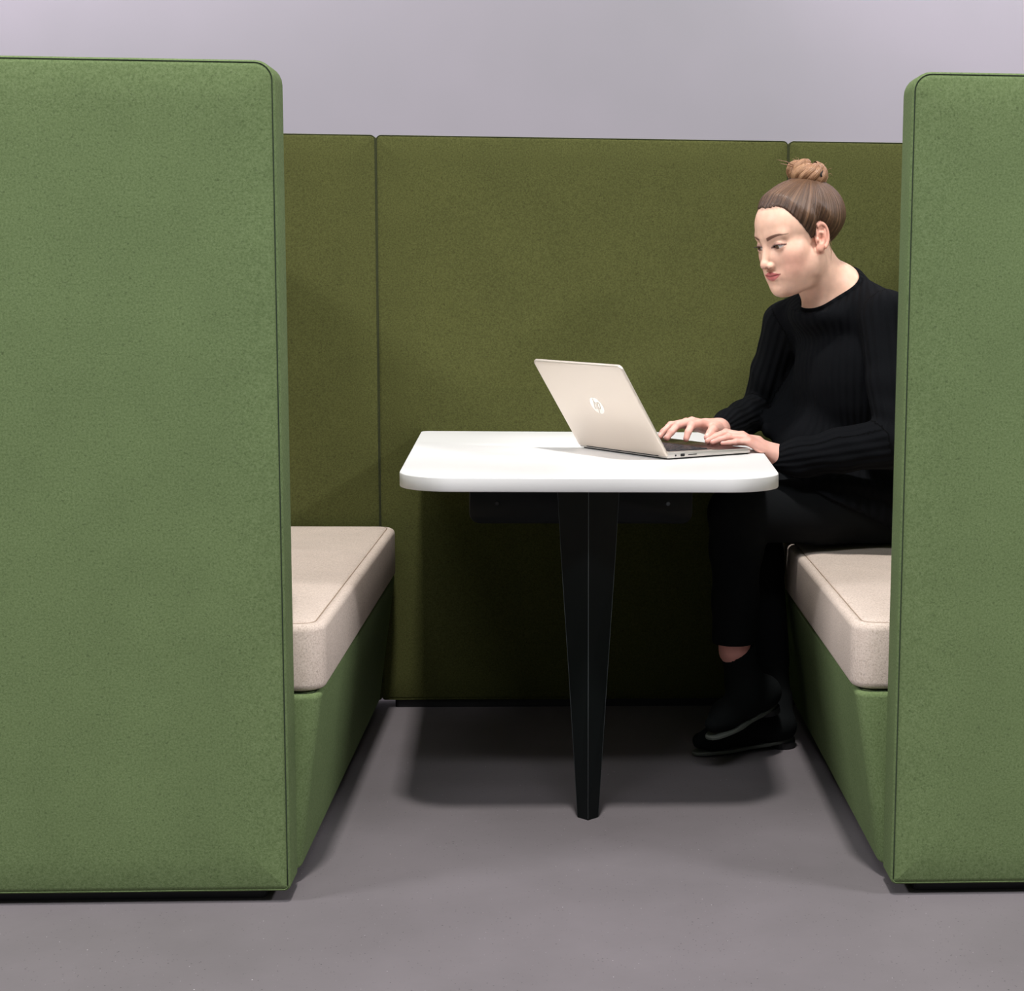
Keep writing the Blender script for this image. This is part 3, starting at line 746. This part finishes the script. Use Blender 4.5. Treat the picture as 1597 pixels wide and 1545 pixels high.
# --- eyes
def eye_mat():
    m = newmat('eyeball', lin(226, 218, 212), 0.12, spec=0.5); a = N(m, 'ShaderNodeVertexColor'); a.layer_name = 'tint'
    L(m, a.outputs[0], m.node_tree.nodes['Principled BSDF'].inputs['Base Color']); return m
EM = eye_mat()
for s in (1, -1):
    c = np.array([EYE[0], EYE[1]*s, EYE[2]]); gz = np.array([1.0, -0.02*s, -0.16]); gz /= np.linalg.norm(gz)
    bm = bmesh.new(); bmesh.ops.create_uvsphere(bm, u_segments=48, v_segments=40, radius=ER); me = bpy.data.meshes.new('m'); bm.to_mesh(me); bm.free()
    q = np.array([v.co[:] for v in me.vertices]); ang = np.arccos(np.clip((q/np.linalg.norm(q, axis=1)[:, None])@gz, -1, 1))
    cols = np.tile(LIN(222, 212, 206), (len(q), 1))
    cols[ang < 0.47] = LIN(60, 44, 32); cols[ang < 0.42] = LIN(112, 84, 58); cols[ang < 0.20] = LIN(8, 7, 7)
    a = me.color_attributes.new('tint', 'FLOAT_COLOR', 'POINT'); a.data.foreach_set('color', np.concatenate([cols, np.ones((len(q), 1))], 1).astype(np.float32).ravel())
    W = from_head(q+c); me.vertices.foreach_set('co', W.astype(np.float32).ravel())
    for p in me.polygons: p.use_smooth = True
    eo = pchild('eye', me, EM)
    # upper lashes, a fan of fine hairs
    T = []
    for i in range(26):
        t = -1+2*i/25.0; ll = 0.0135*t; w0 = 1-(ll/0.0145)**2
        u_ = -0.0016+0.0040*w0+ll*0.06*1.0; r_ = math.sqrt(max(0, (ER+0.0015)**2-ll*ll-(u_-EYE[2])**2))
        a0 = np.array([EYE[0]+r_, (0.0315+ll)*s, u_]); outw = np.array([0.0050, 0.0030*t*s+0.0012*s, 0.0008+0.0004*(i % 3)])
        a1 = a0+outw*0.5+np.array([0, 0, -0.0007]); a2 = a0+outw*1.1+np.array([0, 0, 0.0004])
        T.append(tube([from_head(a0), from_head(a1), from_head(a2)], 0.0002, 4, taper=[0.00035, 0.00025, 0.0001]))
    lv_, lf_ = join_vf(T); tag(pchild('eyelashes', mesh(lv_, lf_), newmat('lash', lin(28, 20, 18), 0.6), eo), kind='stuff')

# --- hair: cap combed up into a bun
BUN = np.array([-0.078, 0.000, 0.128]); BAX = np.array([-0.46, 0.22, 0.86]); BAX /= np.linalg.norm(BAX)
bx = np.cross(BAX, [0.2, 1, 0]); bx /= np.linalg.norm(bx); by = np.cross(BAX, bx)
HOR = np.array([-0.010, 0, 0.030])
def strand_uv(q):
    d = q-HOR.astype(np.float32); x = d@bx.astype(np.float32); y = d@by.astype(np.float32); z = d@BAX.astype(np.float32)
    return np.arctan2(y, x), np.sqrt(x*x+y*y), z
def hair_cap(p):
    q = to_head(p); t, h = hair_t(q); ph, rr, z = strand_uv(q)
    groove = 0.00045*(np.sin(ph*61+3*np.sin(ph*5))+0.8*np.sin(ph*113+1.3)+0.6*np.sin(ph*31))*sstep(0.01, 0.05, rr)
    th = 0.0085*sstep(-0.004, 0.060, h)+0.0018*t-0.0030*(1-t)+groove*t
    # swell towards the bun root
    base = cranium(q)
    base = smin(base, ell(q, tuple(BUN-BAX*0.030), (0.026, 0.026, 0.016)), 0.014)
    dd = (base-th)*HS
    # keep it off the face below the hairline
    return dd
cv, cf = polygonise(hair_cap, HC+np.array([-0.14, -0.14, -0.10]), HC+np.array([0.17, 0.15, 0.175]), 0.0017)
qv = to_head(cv.astype(np.float32)); keep = (hair_t(qv)[0] > 0.02)
fk = keep[cf].all(1); cf = cf[fk]
ph, rr, z = strand_uv(qv)
def hair_mat(name, dark, midc, light, k_=1.0):
    m = newmat(name, midc, 0.42, spec=0.45); b = m.node_tree.nodes['Principled BSDF']
    a = N(m, 'ShaderNodeAttribute'); a.attribute_name = 'strand'
    n1 = N(m, 'ShaderNodeTexNoise', Scale=1.0*k_, Detail=5.0, Roughness=0.7); L(m, a.outputs['Vector'], n1.inputs['Vector'])
    n2 = N(m, 'ShaderNodeTexNoise', Scale=4.0*k_, Detail=3.0, Roughness=0.7); L(m, a.outputs['Vector'], n2.inputs['Vector'])
    mm = N(m, 'ShaderNodeMath', operation='ADD'); L(m, n1.outputs['Fac'], mm.inputs[0]); L(m, n2.outputs['Fac'], mm.inputs[1])
    md_ = N(m, 'ShaderNodeMath', operation='MULTIPLY'); L(m, mm.outputs[0], md_.inputs[0]); md_.inputs[1].default_value = 0.5
    r = ramp(m, md_.outputs[0], [(0.36, dark), (0.50, midc), (0.64, light)])
    a2 = N(m, 'ShaderNodeAttribute'); a2.attribute_name = 'root'
    mx = N(m, 'ShaderNodeMix', data_type='RGBA', blend_type='MULTIPLY'); L(m, a2.outputs['Fac'], mx.inputs[0]); L(m, r.outputs[0], mx.inputs[6]); mx.inputs[7].default_value = (0.30, 0.26, 0.27, 1)
    L(m, mx.outputs[2], b.inputs['Base Color'])
    bp = N(m, 'ShaderNodeBump', Strength=0.55, Distance=0.0012); L(m, n2.outputs['Fac'], bp.inputs['Height']); L(m, bp.outputs[0], b.inputs['Normal'])
    b.inputs['Anisotropic'].default_value = 0.4
    return m
HAIR = hair_mat('brown_hair', lin(50, 36, 28), lin(88, 64, 48), lin(146, 110, 82))
BUNM = hair_mat('caramel_hair', lin(70, 42, 30), lin(148, 104, 74), lin(214, 172, 130))
strand = np.stack([np.cos(ph)*44, np.sin(ph)*44, z*7+rr*5], 1)
hroot = np.clip(1.0-hair_t(qv)[1]/0.060+0.35*np.sin(ph*37)*np.sin(ph*11), 0, 1)*0.80
hair = pchild('hair', npmesh(cv, cf, None, {'strand': strand, 'root': hroot}), HAIR)
# bun: twisted locks coiled round the bun's axis
def lock(fn, r, seg=18, n=64, turns=6.0, flat=0.75, seed=0, closed=False):
    pts = [np.array(fn(i/(n-1))) for i in range(n)]; vs = []; st = []; fs = []
    for i, p in enumerate(pts):
        a = pts[max(0, i-1)]; b = pts[min(n-1, i+1)]; t = (b-a)/np.linalg.norm(b-a); rad = p-BUN; nrm = rad-t*(rad@t); nrm /= np.linalg.norm(nrm)+1e-9; bi = np.cross(t, nrm)
        e = r*(0.35+0.65*min(1, math.sin(PI*min(1, max(0, (i+0.5)/n)))**0.35*1.0))
        for k_ in range(seg):
            an = 2*PI*k_/seg; g_ = 1+0.06*math.sin(an*5+i*0.15*turns+seed)+0.04*math.sin(an*9-i*0.1*turns)
            vs.append(p+(nrm*math.cos(an)*flat+bi*math.sin(an))*e*g_); tw = an+i/(n-1)*turns*0.5
            st.append((math.cos(tw)*11+seed*3.1, math.sin(tw)*11, i/(n-1)*2.0))
    for i in range(n-1):
        for k_ in range(seg): a = i*seg+k_; b = i*seg+(k_+1) % seg; fs.append((a, b, b+seg, a+seg))
    return np.array(vs), np.array(fs), np.array(st)
BV = []; BF_ = []; BS = []; o_ = 0
def ringfn(R, h, ph0, span, tilt, wob=0.0, hz=0.0):
    def fn(t):
        a = ph0+span*t; r_ = R*SB*(1+wob*math.sin(a*2+ph0))
        return BUN+bx*math.cos(a)*r_+by*math.sin(a)*r_+BAX*SB*(h+tilt*math.cos(a-ph0*1.3)+hz*t)
    return fn
def petal(a0, R_, h0, h1, tw):
    def fn(t):
        a = a0+tw*t; r_ = 0.006+R_*math.sin(PI*min(1, t*0.92+0.03))**0.8
        return BUN+bx*math.cos(a)*r_+by*math.sin(a)*r_+BAX*(h0+(h1-h0)*(1-math.cos(PI*t))/2)
    return fn
rsb = random.Random(12); NL = 15
for i in range(NL):
    fn = petal(2*PI*i/NL+rsb.uniform(-0.12, 0.12), rsb.uniform(0.0285, 0.0365), -0.024+rsb.uniform(-0.002, 0.002), 0.020+rsb.uniform(-0.006, 0.005), rsb.uniform(0.9, 1.7))
    v_, f_, s_ = lock(fn, rsb.uniform(0.0092, 0.0130), n=40, turns=3.0, seed=i*1.7); BV.append(from_head(v_)); BF_.append(f_+o_); BS.append(s_); o_ += len(v_)
# two locks wrapped round the outside, low down
for a0, R_, h_, sp in ((0.4, 0.0360, -0.015, 3.9), (3.3, 0.0340, -0.006, 2.8)):
    def fn(t, a0=a0, R_=R_, h_=h_, sp=sp):
        a = a0+sp*t; return BUN+bx*math.cos(a)*R_+by*math.sin(a)*R_+BAX*(h_+0.012*t+0.004*math.sin(a*2))
    v_, f_, s_ = lock(fn, 0.0088, n=60, turns=5.0, seed=a0*9); BV.append(from_head(v_)); BF_.append(f_+o_); BS.append(s_); o_ += len(v_)
BV = np.concatenate(BV); pchild('hair_bun', npmesh(BV, np.concatenate(BF_), None, {'strand': np.concatenate(BS), 'root': np.zeros(len(BV))}), BUNM, hair)
# dark elastic wrapped at the near, rear side of the bun
ev = []
for j in range(3):
    pts = [from_head(BUN+bx*math.cos(a)*(0.034-0.002*j)+by*math.sin(a)*(0.034-0.002*j)+BAX*(-0.024+0.006*j)) for a in np.linspace(0, 2*PI, 40, endpoint=False)]
    ev.append(tube(pts, 0.0036, 8, True))
no_ = np.array([-0.42, 0.88, -0.10]); no_ /= np.linalg.norm(no_); e1_ = np.cross(no_, [0, 0, 1.0]); e1_ /= np.linalg.norm(e1_); e2_ = np.cross(no_, e1_)
c0_ = BUN+no_*0.0405-BAX*0.004+e1_*0.006
for j in range(4):      # dark elastic that shows between the locks at the side of the bun
    pts = [from_head(c0_-no_*0.0012*j+e1_*math.cos(a)*(0.0165-0.0045*j)+e2_*math.sin(a)*(0.0072-0.0022*j)) for a in np.linspace(0, 2*PI, 32, endpoint=False)]
    ev.append(tube(pts, 0.0034, 8, True))
v_, f_ = join_vf(ev); pchild('hair_tie', mesh(v_, f_), newmat('black_elastic', lin(22, 16, 16), 0.7), hair)
# flyaway hairs at the nape, temple and bun
fl_ = []
rs = random.Random(5)
for i in range(26):
    a = rs.uniform(0, 6.28); p0 = BUN+bx*math.cos(a)*0.040+by*math.sin(a)*0.040+BAX*rs.uniform(-0.008, 0.02)
    dr = (bx*math.cos(a)+by*math.sin(a))*rs.uniform(0.006, 0.016)+BAX*rs.uniform(-0.002, 0.016)
    fl_.append(tube([from_head(p0), from_head(p0+dr*0.6+BAX*0.003), from_head(p0+dr)], 0.0003, 4, taper=[0.0005, 0.0004, 0.0002]))
# a loose lock that sticks up at the front of the bun, and one hanging behind the ear
for p0, p1, p2, r_ in (((-0.050, -0.004, 0.150), (-0.030, -0.008, 0.166), (-0.008, -0.012, 0.176), 0.0012), ((-0.048, -0.002, 0.148), (-0.030, -0.006, 0.158), (-0.014, -0.010, 0.166), 0.0014),
                       ((-0.034, 0.066, -0.020), (-0.036, 0.067, -0.045), (-0.030, 0.066, -0.066), 0.0007), ((-0.038, 0.066, -0.010), (-0.042, 0.066, -0.030), (-0.038, 0.064, -0.050), 0.0006)):
    fl_.append(tube([from_head(p0), from_head(p1), from_head(p2)], r_, 5, taper=[r_, r_*0.8, r_*0.2]))
v_, f_ = join_vf(fl_); tag(pchild('flyaway_hair', mesh(v_, f_), newmat('single_hairs', lin(140, 104, 78), 0.5), hair), kind='stuff')

# ------------------------------------------------------------------ clothes
def knit():
    m = newmat('black_rib_knit', (0.0026, 0.0030, 0.0040), 0.9, spec=0.10); b = m.node_tree.nodes['Principled BSDF']
    a = N(m, 'ShaderNodeAttribute'); a.attribute_name = 'rib'
    s_ = N(m, 'ShaderNodeMath', operation='SINE'); L(m, a.outputs['Fac'], s_.inputs[0])
    r = N(m, 'ShaderNodeMapRange'); r.inputs[1].default_value = -1; r.inputs[2].default_value = 1; r.inputs[3].default_value = 0; r.inputs[4].default_value = 1; L(m, s_.outputs[0], r.inputs[0])
    tc = N(m, 'ShaderNodeTexCoord'); n = N(m, 'ShaderNodeTexNoise', Scale=350.0, Detail=2.0); L(m, tc.outputs['Object'], n.inputs['Vector'])
    ad = N(m, 'ShaderNodeMath', operation='MULTIPLY_ADD'); L(m, n.outputs['Fac'], ad.inputs[0]); ad.inputs[1].default_value = 0.35; L(m, r.outputs[0], ad.inputs[2])
    bp = N(m, 'ShaderNodeBump', Strength=0.9, Distance=0.0022); L(m, ad.outputs[0], bp.inputs['Height']); L(m, bp.outputs[0], b.inputs['Normal'])
    return m
KNIT = knit()
LWR = (0.496, 0.8795, 0.726); RWR = (0.372, 1.062, 0.782)
ARMS = [[(LSH, 0.063), (lerp3(LSH, LEL, 0.55), 0.060), (LEL, 0.056), (lerp3(LEL, LWR, 0.5), 0.051), (lerp3(LEL, LWR, 0.86), 0.0425), (LWR, 0.0355)],
        [(RSH, 0.058), (lerp3(RSH, REL, 0.55), 0.056), (REL, 0.050), (lerp3(REL, RWR, 0.5), 0.045), (lerp3(REL, RWR, 0.86), 0.038), (RWR, 0.033)]]
COLN = np.array([-0.50, -0.36, 0.79]); COLN /= np.linalg.norm(COLN); COLC = at_(NB, 0.0, 0, 0.026)
def torso_d(p):
    d = ell(p, at_(CHEST, 0.012, 0, 0.0), (0.125, 0.160, 0.185), RB)
    d = smin(d, ell(p, at_(BELLY, 0.010, 0, 0), (0.130, 0.175, 0.170), RB), 0.06)
    d = smin(d, ell(p, (0.618, 1.110, 0.735), (0.115, 0.135, 0.100), RB), 0.04)
    d = smin(d, cap(p, (0.505, 1.17, 0.786), (0.57, 1.18, 0.80), 0.036, 0.06), 0.02)
    d = smin(d, cap(p, (0.490, 1.13, 0.774), (0.56, 1.13, 0.77), 0.024, 0.06), 0.012)
    d = smin(d, cap(p, (0.60, 1.18, 0.86), (0.56, 1.24, 0.79), 0.070, 0.060), 0.04)
    d = smin(d, ell(p, at_(HIPS, 0.045, 0, 0.010), (0.185, 0.205, 0.085), RB), 0.05)
    d = smin(d, cap(p, LHIP, lerp3(LHIP, LKN, 0.55), 0.098, 0.096), 0.03)
    d = smin(d, cap(p, RHIP, lerp3(RHIP, RKN, 0.55), 0.098, 0.092), 0.03)
    for sh in (LSH, RSH):
        d = smin(d, cap(p, at_(NB, -0.030, 0, 0.022), tuple(np.array(sh)+np.array([0, 0, 0.004])), 0.047, 0.053), 0.045)
    d = smin(d, ell(p, at_(NB, 0.005, 0, -0.045), (0.095, 0.105, 0.055), RB), 0.04)
    return d
def sweater_d(p):
    d = torso_d(p)
    for A_ in ARMS: d = smin(d, chain(p, A_, 0.02), 0.022)
    # soft folds: at the elbows and across the waist
    for A_, ph_ in ((ARMS[0], 0.0), (ARMS[1], 1.7)):
        el = np.array(A_[2][0], dtype=np.float32); w_ = np.exp(-(np.linalg.norm(p-el, axis=-1)/0.085)**2)
        d = d+0.0042*w_*np.sin(((p-el)@V3(60, 20, 95))+ph_)
    d = d+0.0035*smooth_noise(p, 26.0, 11)+0.0016*smooth_noise(p, 70.0, 12)
    wz = np.exp(-((p[..., 2]-0.66)/0.06)**2); d = d+0.004*wz*np.sin(p[..., 2]*115+p[..., 0]*24)
    # neck opening, cut along the collar plane
    cut = (p-V3(*COLC))@COLN.astype(np.float32)
    ax = (np.array(from_head((-0.020, 0, -0.040)))-np.array(NB)); ax /= np.linalg.norm(ax)
    w_ = p-V3(*NB); rad = np.linalg.norm(w_-(w_@ax.astype(np.float32))[..., None]*ax.astype(np.float32), axis=-1)
    d = smax(d, -np.maximum(-cut, rad-0.098), 0.005)
    # keep clear of the neck itself
    # hem: lies over the lap and falls to the seat behind
    hem = np.maximum(0.512, np.minimum(0.655-0.50*(p[..., 0]-0.56), 0.70))-p[..., 2]
    d = smax(d, hem, 0.01)
    return d
sv_, sf_ = polygonise(sweater_d, (0.28, 0.68, 0.50), (1.02, 1.42, 1.19), 0.0042)
def rib_coord(P):
    """distance across the ribs: round the torso, or round each sleeve"""
    P = P.astype(np.float32); best = torso_d(P); l_ = (P-np.array(CHEST))@bL; f_ = (P-np.array(CHEST))@bF
    rib = np.arctan2(l_, f_+0.02)*0.155/0.0088*2*PI*0.5
    for A_ in ARMS:
        for (a, ra), (b, rb) in zip(A_[:-1], A_[1:]):
            d = cap(P, a, b, ra, rb); a = np.array(a); b = np.array(b); t = (b-a)/np.linalg.norm(b-a)
            u = np.cross(t, [0.3, 0.5, 0.81]); u /= np.linalg.norm(u); v = np.cross(t, u)
            w_ = P-a; an = np.arctan2(w_@v, w_@u)
            m = d < best-0.002; best = np.where(m, d, best); rib = np.where(m, an*18.0, rib)
    return rib
SWT = pchild('sweater', npmesh(sv_, sf_, None, {'rib': rib_coord(sv_)}), KNIT)
# ribbed collar band, following the edge of the neck opening
ce1 = np.cross(COLN, bL); ce1 /= np.linalg.norm(ce1); ce2 = np.cross(COLN, ce1)
cvs = []; crb = []; SEG = 10; NN = 72; pts = []
for i in range(NN):
    a = 2*PI*i/NN; dr = ce1*math.cos(a)+ce2*math.sin(a)
    t_ = np.linspace(0.02, 0.16, 141); Q = (np.array(COLC)[None]+dr[None]*t_[:, None]).astype(np.float32)
    dn = neck_d(Q); k0 = np.argmax(dn > 0.0035) if (dn > 0.0035).any() else 140
    pts.append(min(t_[k0], 0.105))
pts = np.array(pts)
for _ in range(6): pts = (np.roll(pts, 1)+pts*2+np.roll(pts, -1))/4
for i in range(NN):
    a = 2*PI*i/NN; dr = ce1*math.cos(a)+ce2*math.sin(a); c = np.array(COLC)+dr*pts[i]-COLN*0.004
    for k_ in range(SEG):
        b = 2*PI*k_/SEG; cvs.append(c+dr*math.cos(b)*0.0038+COLN*math.sin(b)*0.0105+dr*(-0.004*math.sin(b))); crb.append(i*2*PI/NN*26)
cfs = [(i*SEG+k_, i*SEG+(k_+1) % SEG, ((i+1) % NN)*SEG+(k_+1) % SEG, ((i+1) % NN)*SEG+k_) for i in range(NN) for k_ in range(SEG)]
pchild('collar', npmesh(np.array(cvs), np.array(cfs), None, {'rib': np.array(crb)}), KNIT, SWT)
# ------------------------------------------------------------------ trousers and boots
def tro_d(p):
    d = ell(p, at_(HIPS, 0.0, 0, -0.015), (0.135, 0.185, 0.090), RB)
    L_ = [((LHIP[0]-0.01, LHIP[1], 0.588), 0.086), (lerp3(LHIP, LKN, 0.5), 0.083), (LKN, 0.066), (lerp3(LKN, LAN, 0.25), 0.060), (lerp3(LKN, LAN, 0.62), 0.053), (tuple(np.array(LAN)+[-0.004, 0, 0.008]), 0.051)]
    R_ = [((RHIP[0], RHIP[1], 0.588), 0.086), (lerp3(RHIP, RKN, 0.5), 0.078), (RKN, 0.062), (lerp3(RKN, RAN, 0.3), 0.056), (lerp3(RKN, RAN, 0.80), 0.047)]
    d = smin(d, chain(p, L_, 0.02), 0.03); d = smin(d, chain(p, R_, 0.02), 0.03)
    d = d+0.0022*smooth_noise(p, 34.0, 21)
    # hems of the two legs
    w1 = np.linalg.norm((p-V3(*LAN))[..., :2], axis=-1)
    lh = -(p[..., 2]-0.289-(p[..., 0]-LAN[0])*0.0); near = sstep(0.10, 0.08, w1)
    d = np.where((w1 < 0.10) & (p[..., 2] < 0.40), smax(d, lh, 0.003), d)
    d = smax(d, -(p[..., 2]-0.180), 0.003)
    d = smax(d, 0.5050-p[..., 2]-np.maximum(0.53-p[..., 0], 0)*10-(p[..., 2] < 0.44)*1.0, 0.012)     # pressed flat where it rests on the seat
    return d
tv_, tf_ = polygonise(tro_d, (0.28, 0.75, 0.18), (1.04, 1.36, 0.73), 0.0055)
TROU = newmat('black_trouser_cloth', (0.0045, 0.0052, 0.0060), 0.85, spec=0.12)
tn = N(TROU, 'ShaderNodeTexNoise', Scale=500.0); tcc = N(TROU, 'ShaderNodeTexCoord'); L(TROU, tcc.outputs['Object'], tn.inputs['Vector'])
tbp = N(TROU, 'ShaderNodeBump', Strength=0.3, Distance=0.0006); L(TROU, tn.outputs['Fac'], tbp.inputs['Height']); L(TROU, tbp.outputs[0], TROU.node_tree.nodes['Principled BSDF'].inputs['Normal'])
pchild('trousers', npmesh(tv_, tf_), TROU)
SUEDE = newmat('black_suede', (0.0055, 0.0065, 0.0068), 0.9, spec=0.12)
SOLE = newmat('grey_rubber_sole', lin(78, 82, 76), 0.6)
def boot(F_, an, shaft_top, label=None):
    h, b_, t_ = [np.array(F_[k_]) for k_ in ('heel', 'ball', 'toe')]; fw = (t_-h)/np.linalg.norm(t_-h)
    side = np.cross(fw, [0, 0, 1.0]); side /= np.linalg.norm(side); up = np.cross(side, fw)
    R = np.stack([fw, side, up], 1).astype(np.float32)
    def d_(p):
        d = chain(p, [(tuple(h+up*0.004), 0.034), (tuple(h*0.45+b_*0.55+up*0.004), 0.032), (tuple(b_), 0.030), (tuple(t_), 0.020)], 0.02)
        ins = h*0.55+b_*0.45+up*0.030
        d = smin(d, cap(p, tuple(ins), tuple(b_+up*0.006), 0.034, 0.022), 0.02)
        d = smin(d, chain(p, [(tuple(h+up*0.02+fw*0.018), 0.038), (tuple(np.array(an)), 0.041), (tuple(np.array(shaft_top)), 0.042)], 0.02), 0.03)
        d = d+0.0012*smooth_noise(p, 60.0, 31)
        q = (p-h.astype(np.float32))@R
        d = smax(d, -(q[..., 2]+0.026), 0.003)                      # flat underside
        st = np.array(shaft_top); ax = st-np.array(an); ax /= np.linalg.norm(ax)
        d = smax(d, (p-st.astype(np.float32))@(ax+fw*(0.30)).astype(np.float32), 0.002)
        return d
    allp = np.array([h, b_, t_, an, shaft_top])
    v_, f_ = polygonise(d_, allp.min(0)-0.06, allp.max(0)+0.06, 0.004)
    o = pchild('boot', npmesh(v_, f_), SUEDE)
    Ln = float(np.linalg.norm(t_-h))
    ol = []
    for i in range(40):
        a = 2*PI*i/40; x = math.cos(a); y = math.sin(a)
        px = (Ln*0.5-0.004)+x*(Ln*0.5+0.026); wdt = 0.030+0.006*sstep(0.2, 0.8, (px/Ln))-0.005*sstep(0.25, 0.45, px/Ln)*(1-sstep(0.5, 0.7, px/Ln))
        ol.append((px, math.copysign(abs(y)**0.75, y)*wdt*(1.0)))
    def mp(x, y, z): return tuple(h+fw*x+side*y+up*z)
    link_ = pchild('sole', loft([([(a*0.98+0.001, c_*0.97) for a, c_ in ol], -0.0325), (ol, -0.0310), (ol, -0.0262), ([(a*0.99, c_*0.98) for a, c_ in ol], -0.0245)], mp, smooth=False), SOLE, o)
    pl = [(-0.030+0.060*(0.5+0.5*math.cos(2*PI*i/24))-0.0, 0.029*math.sin(2*PI*i/24)) for i in range(24)]
    pchild('heel_block', loft([(pl, -0.0460), (pl, -0.0320)], mp, smooth=False), BLACKP, o)
    return o
boot(LFT, (0.412, 0.905, 0.190), (0.394, 0.893, 0.274))
boot(dict(heel=(0.520, 1.012, 0.0480), ball=(0.352, 0.955, 0.0385), toe=(0.312, 0.942, 0.0365)), (0.500, 1.030, 0.110), (0.492, 1.034, 0.215))
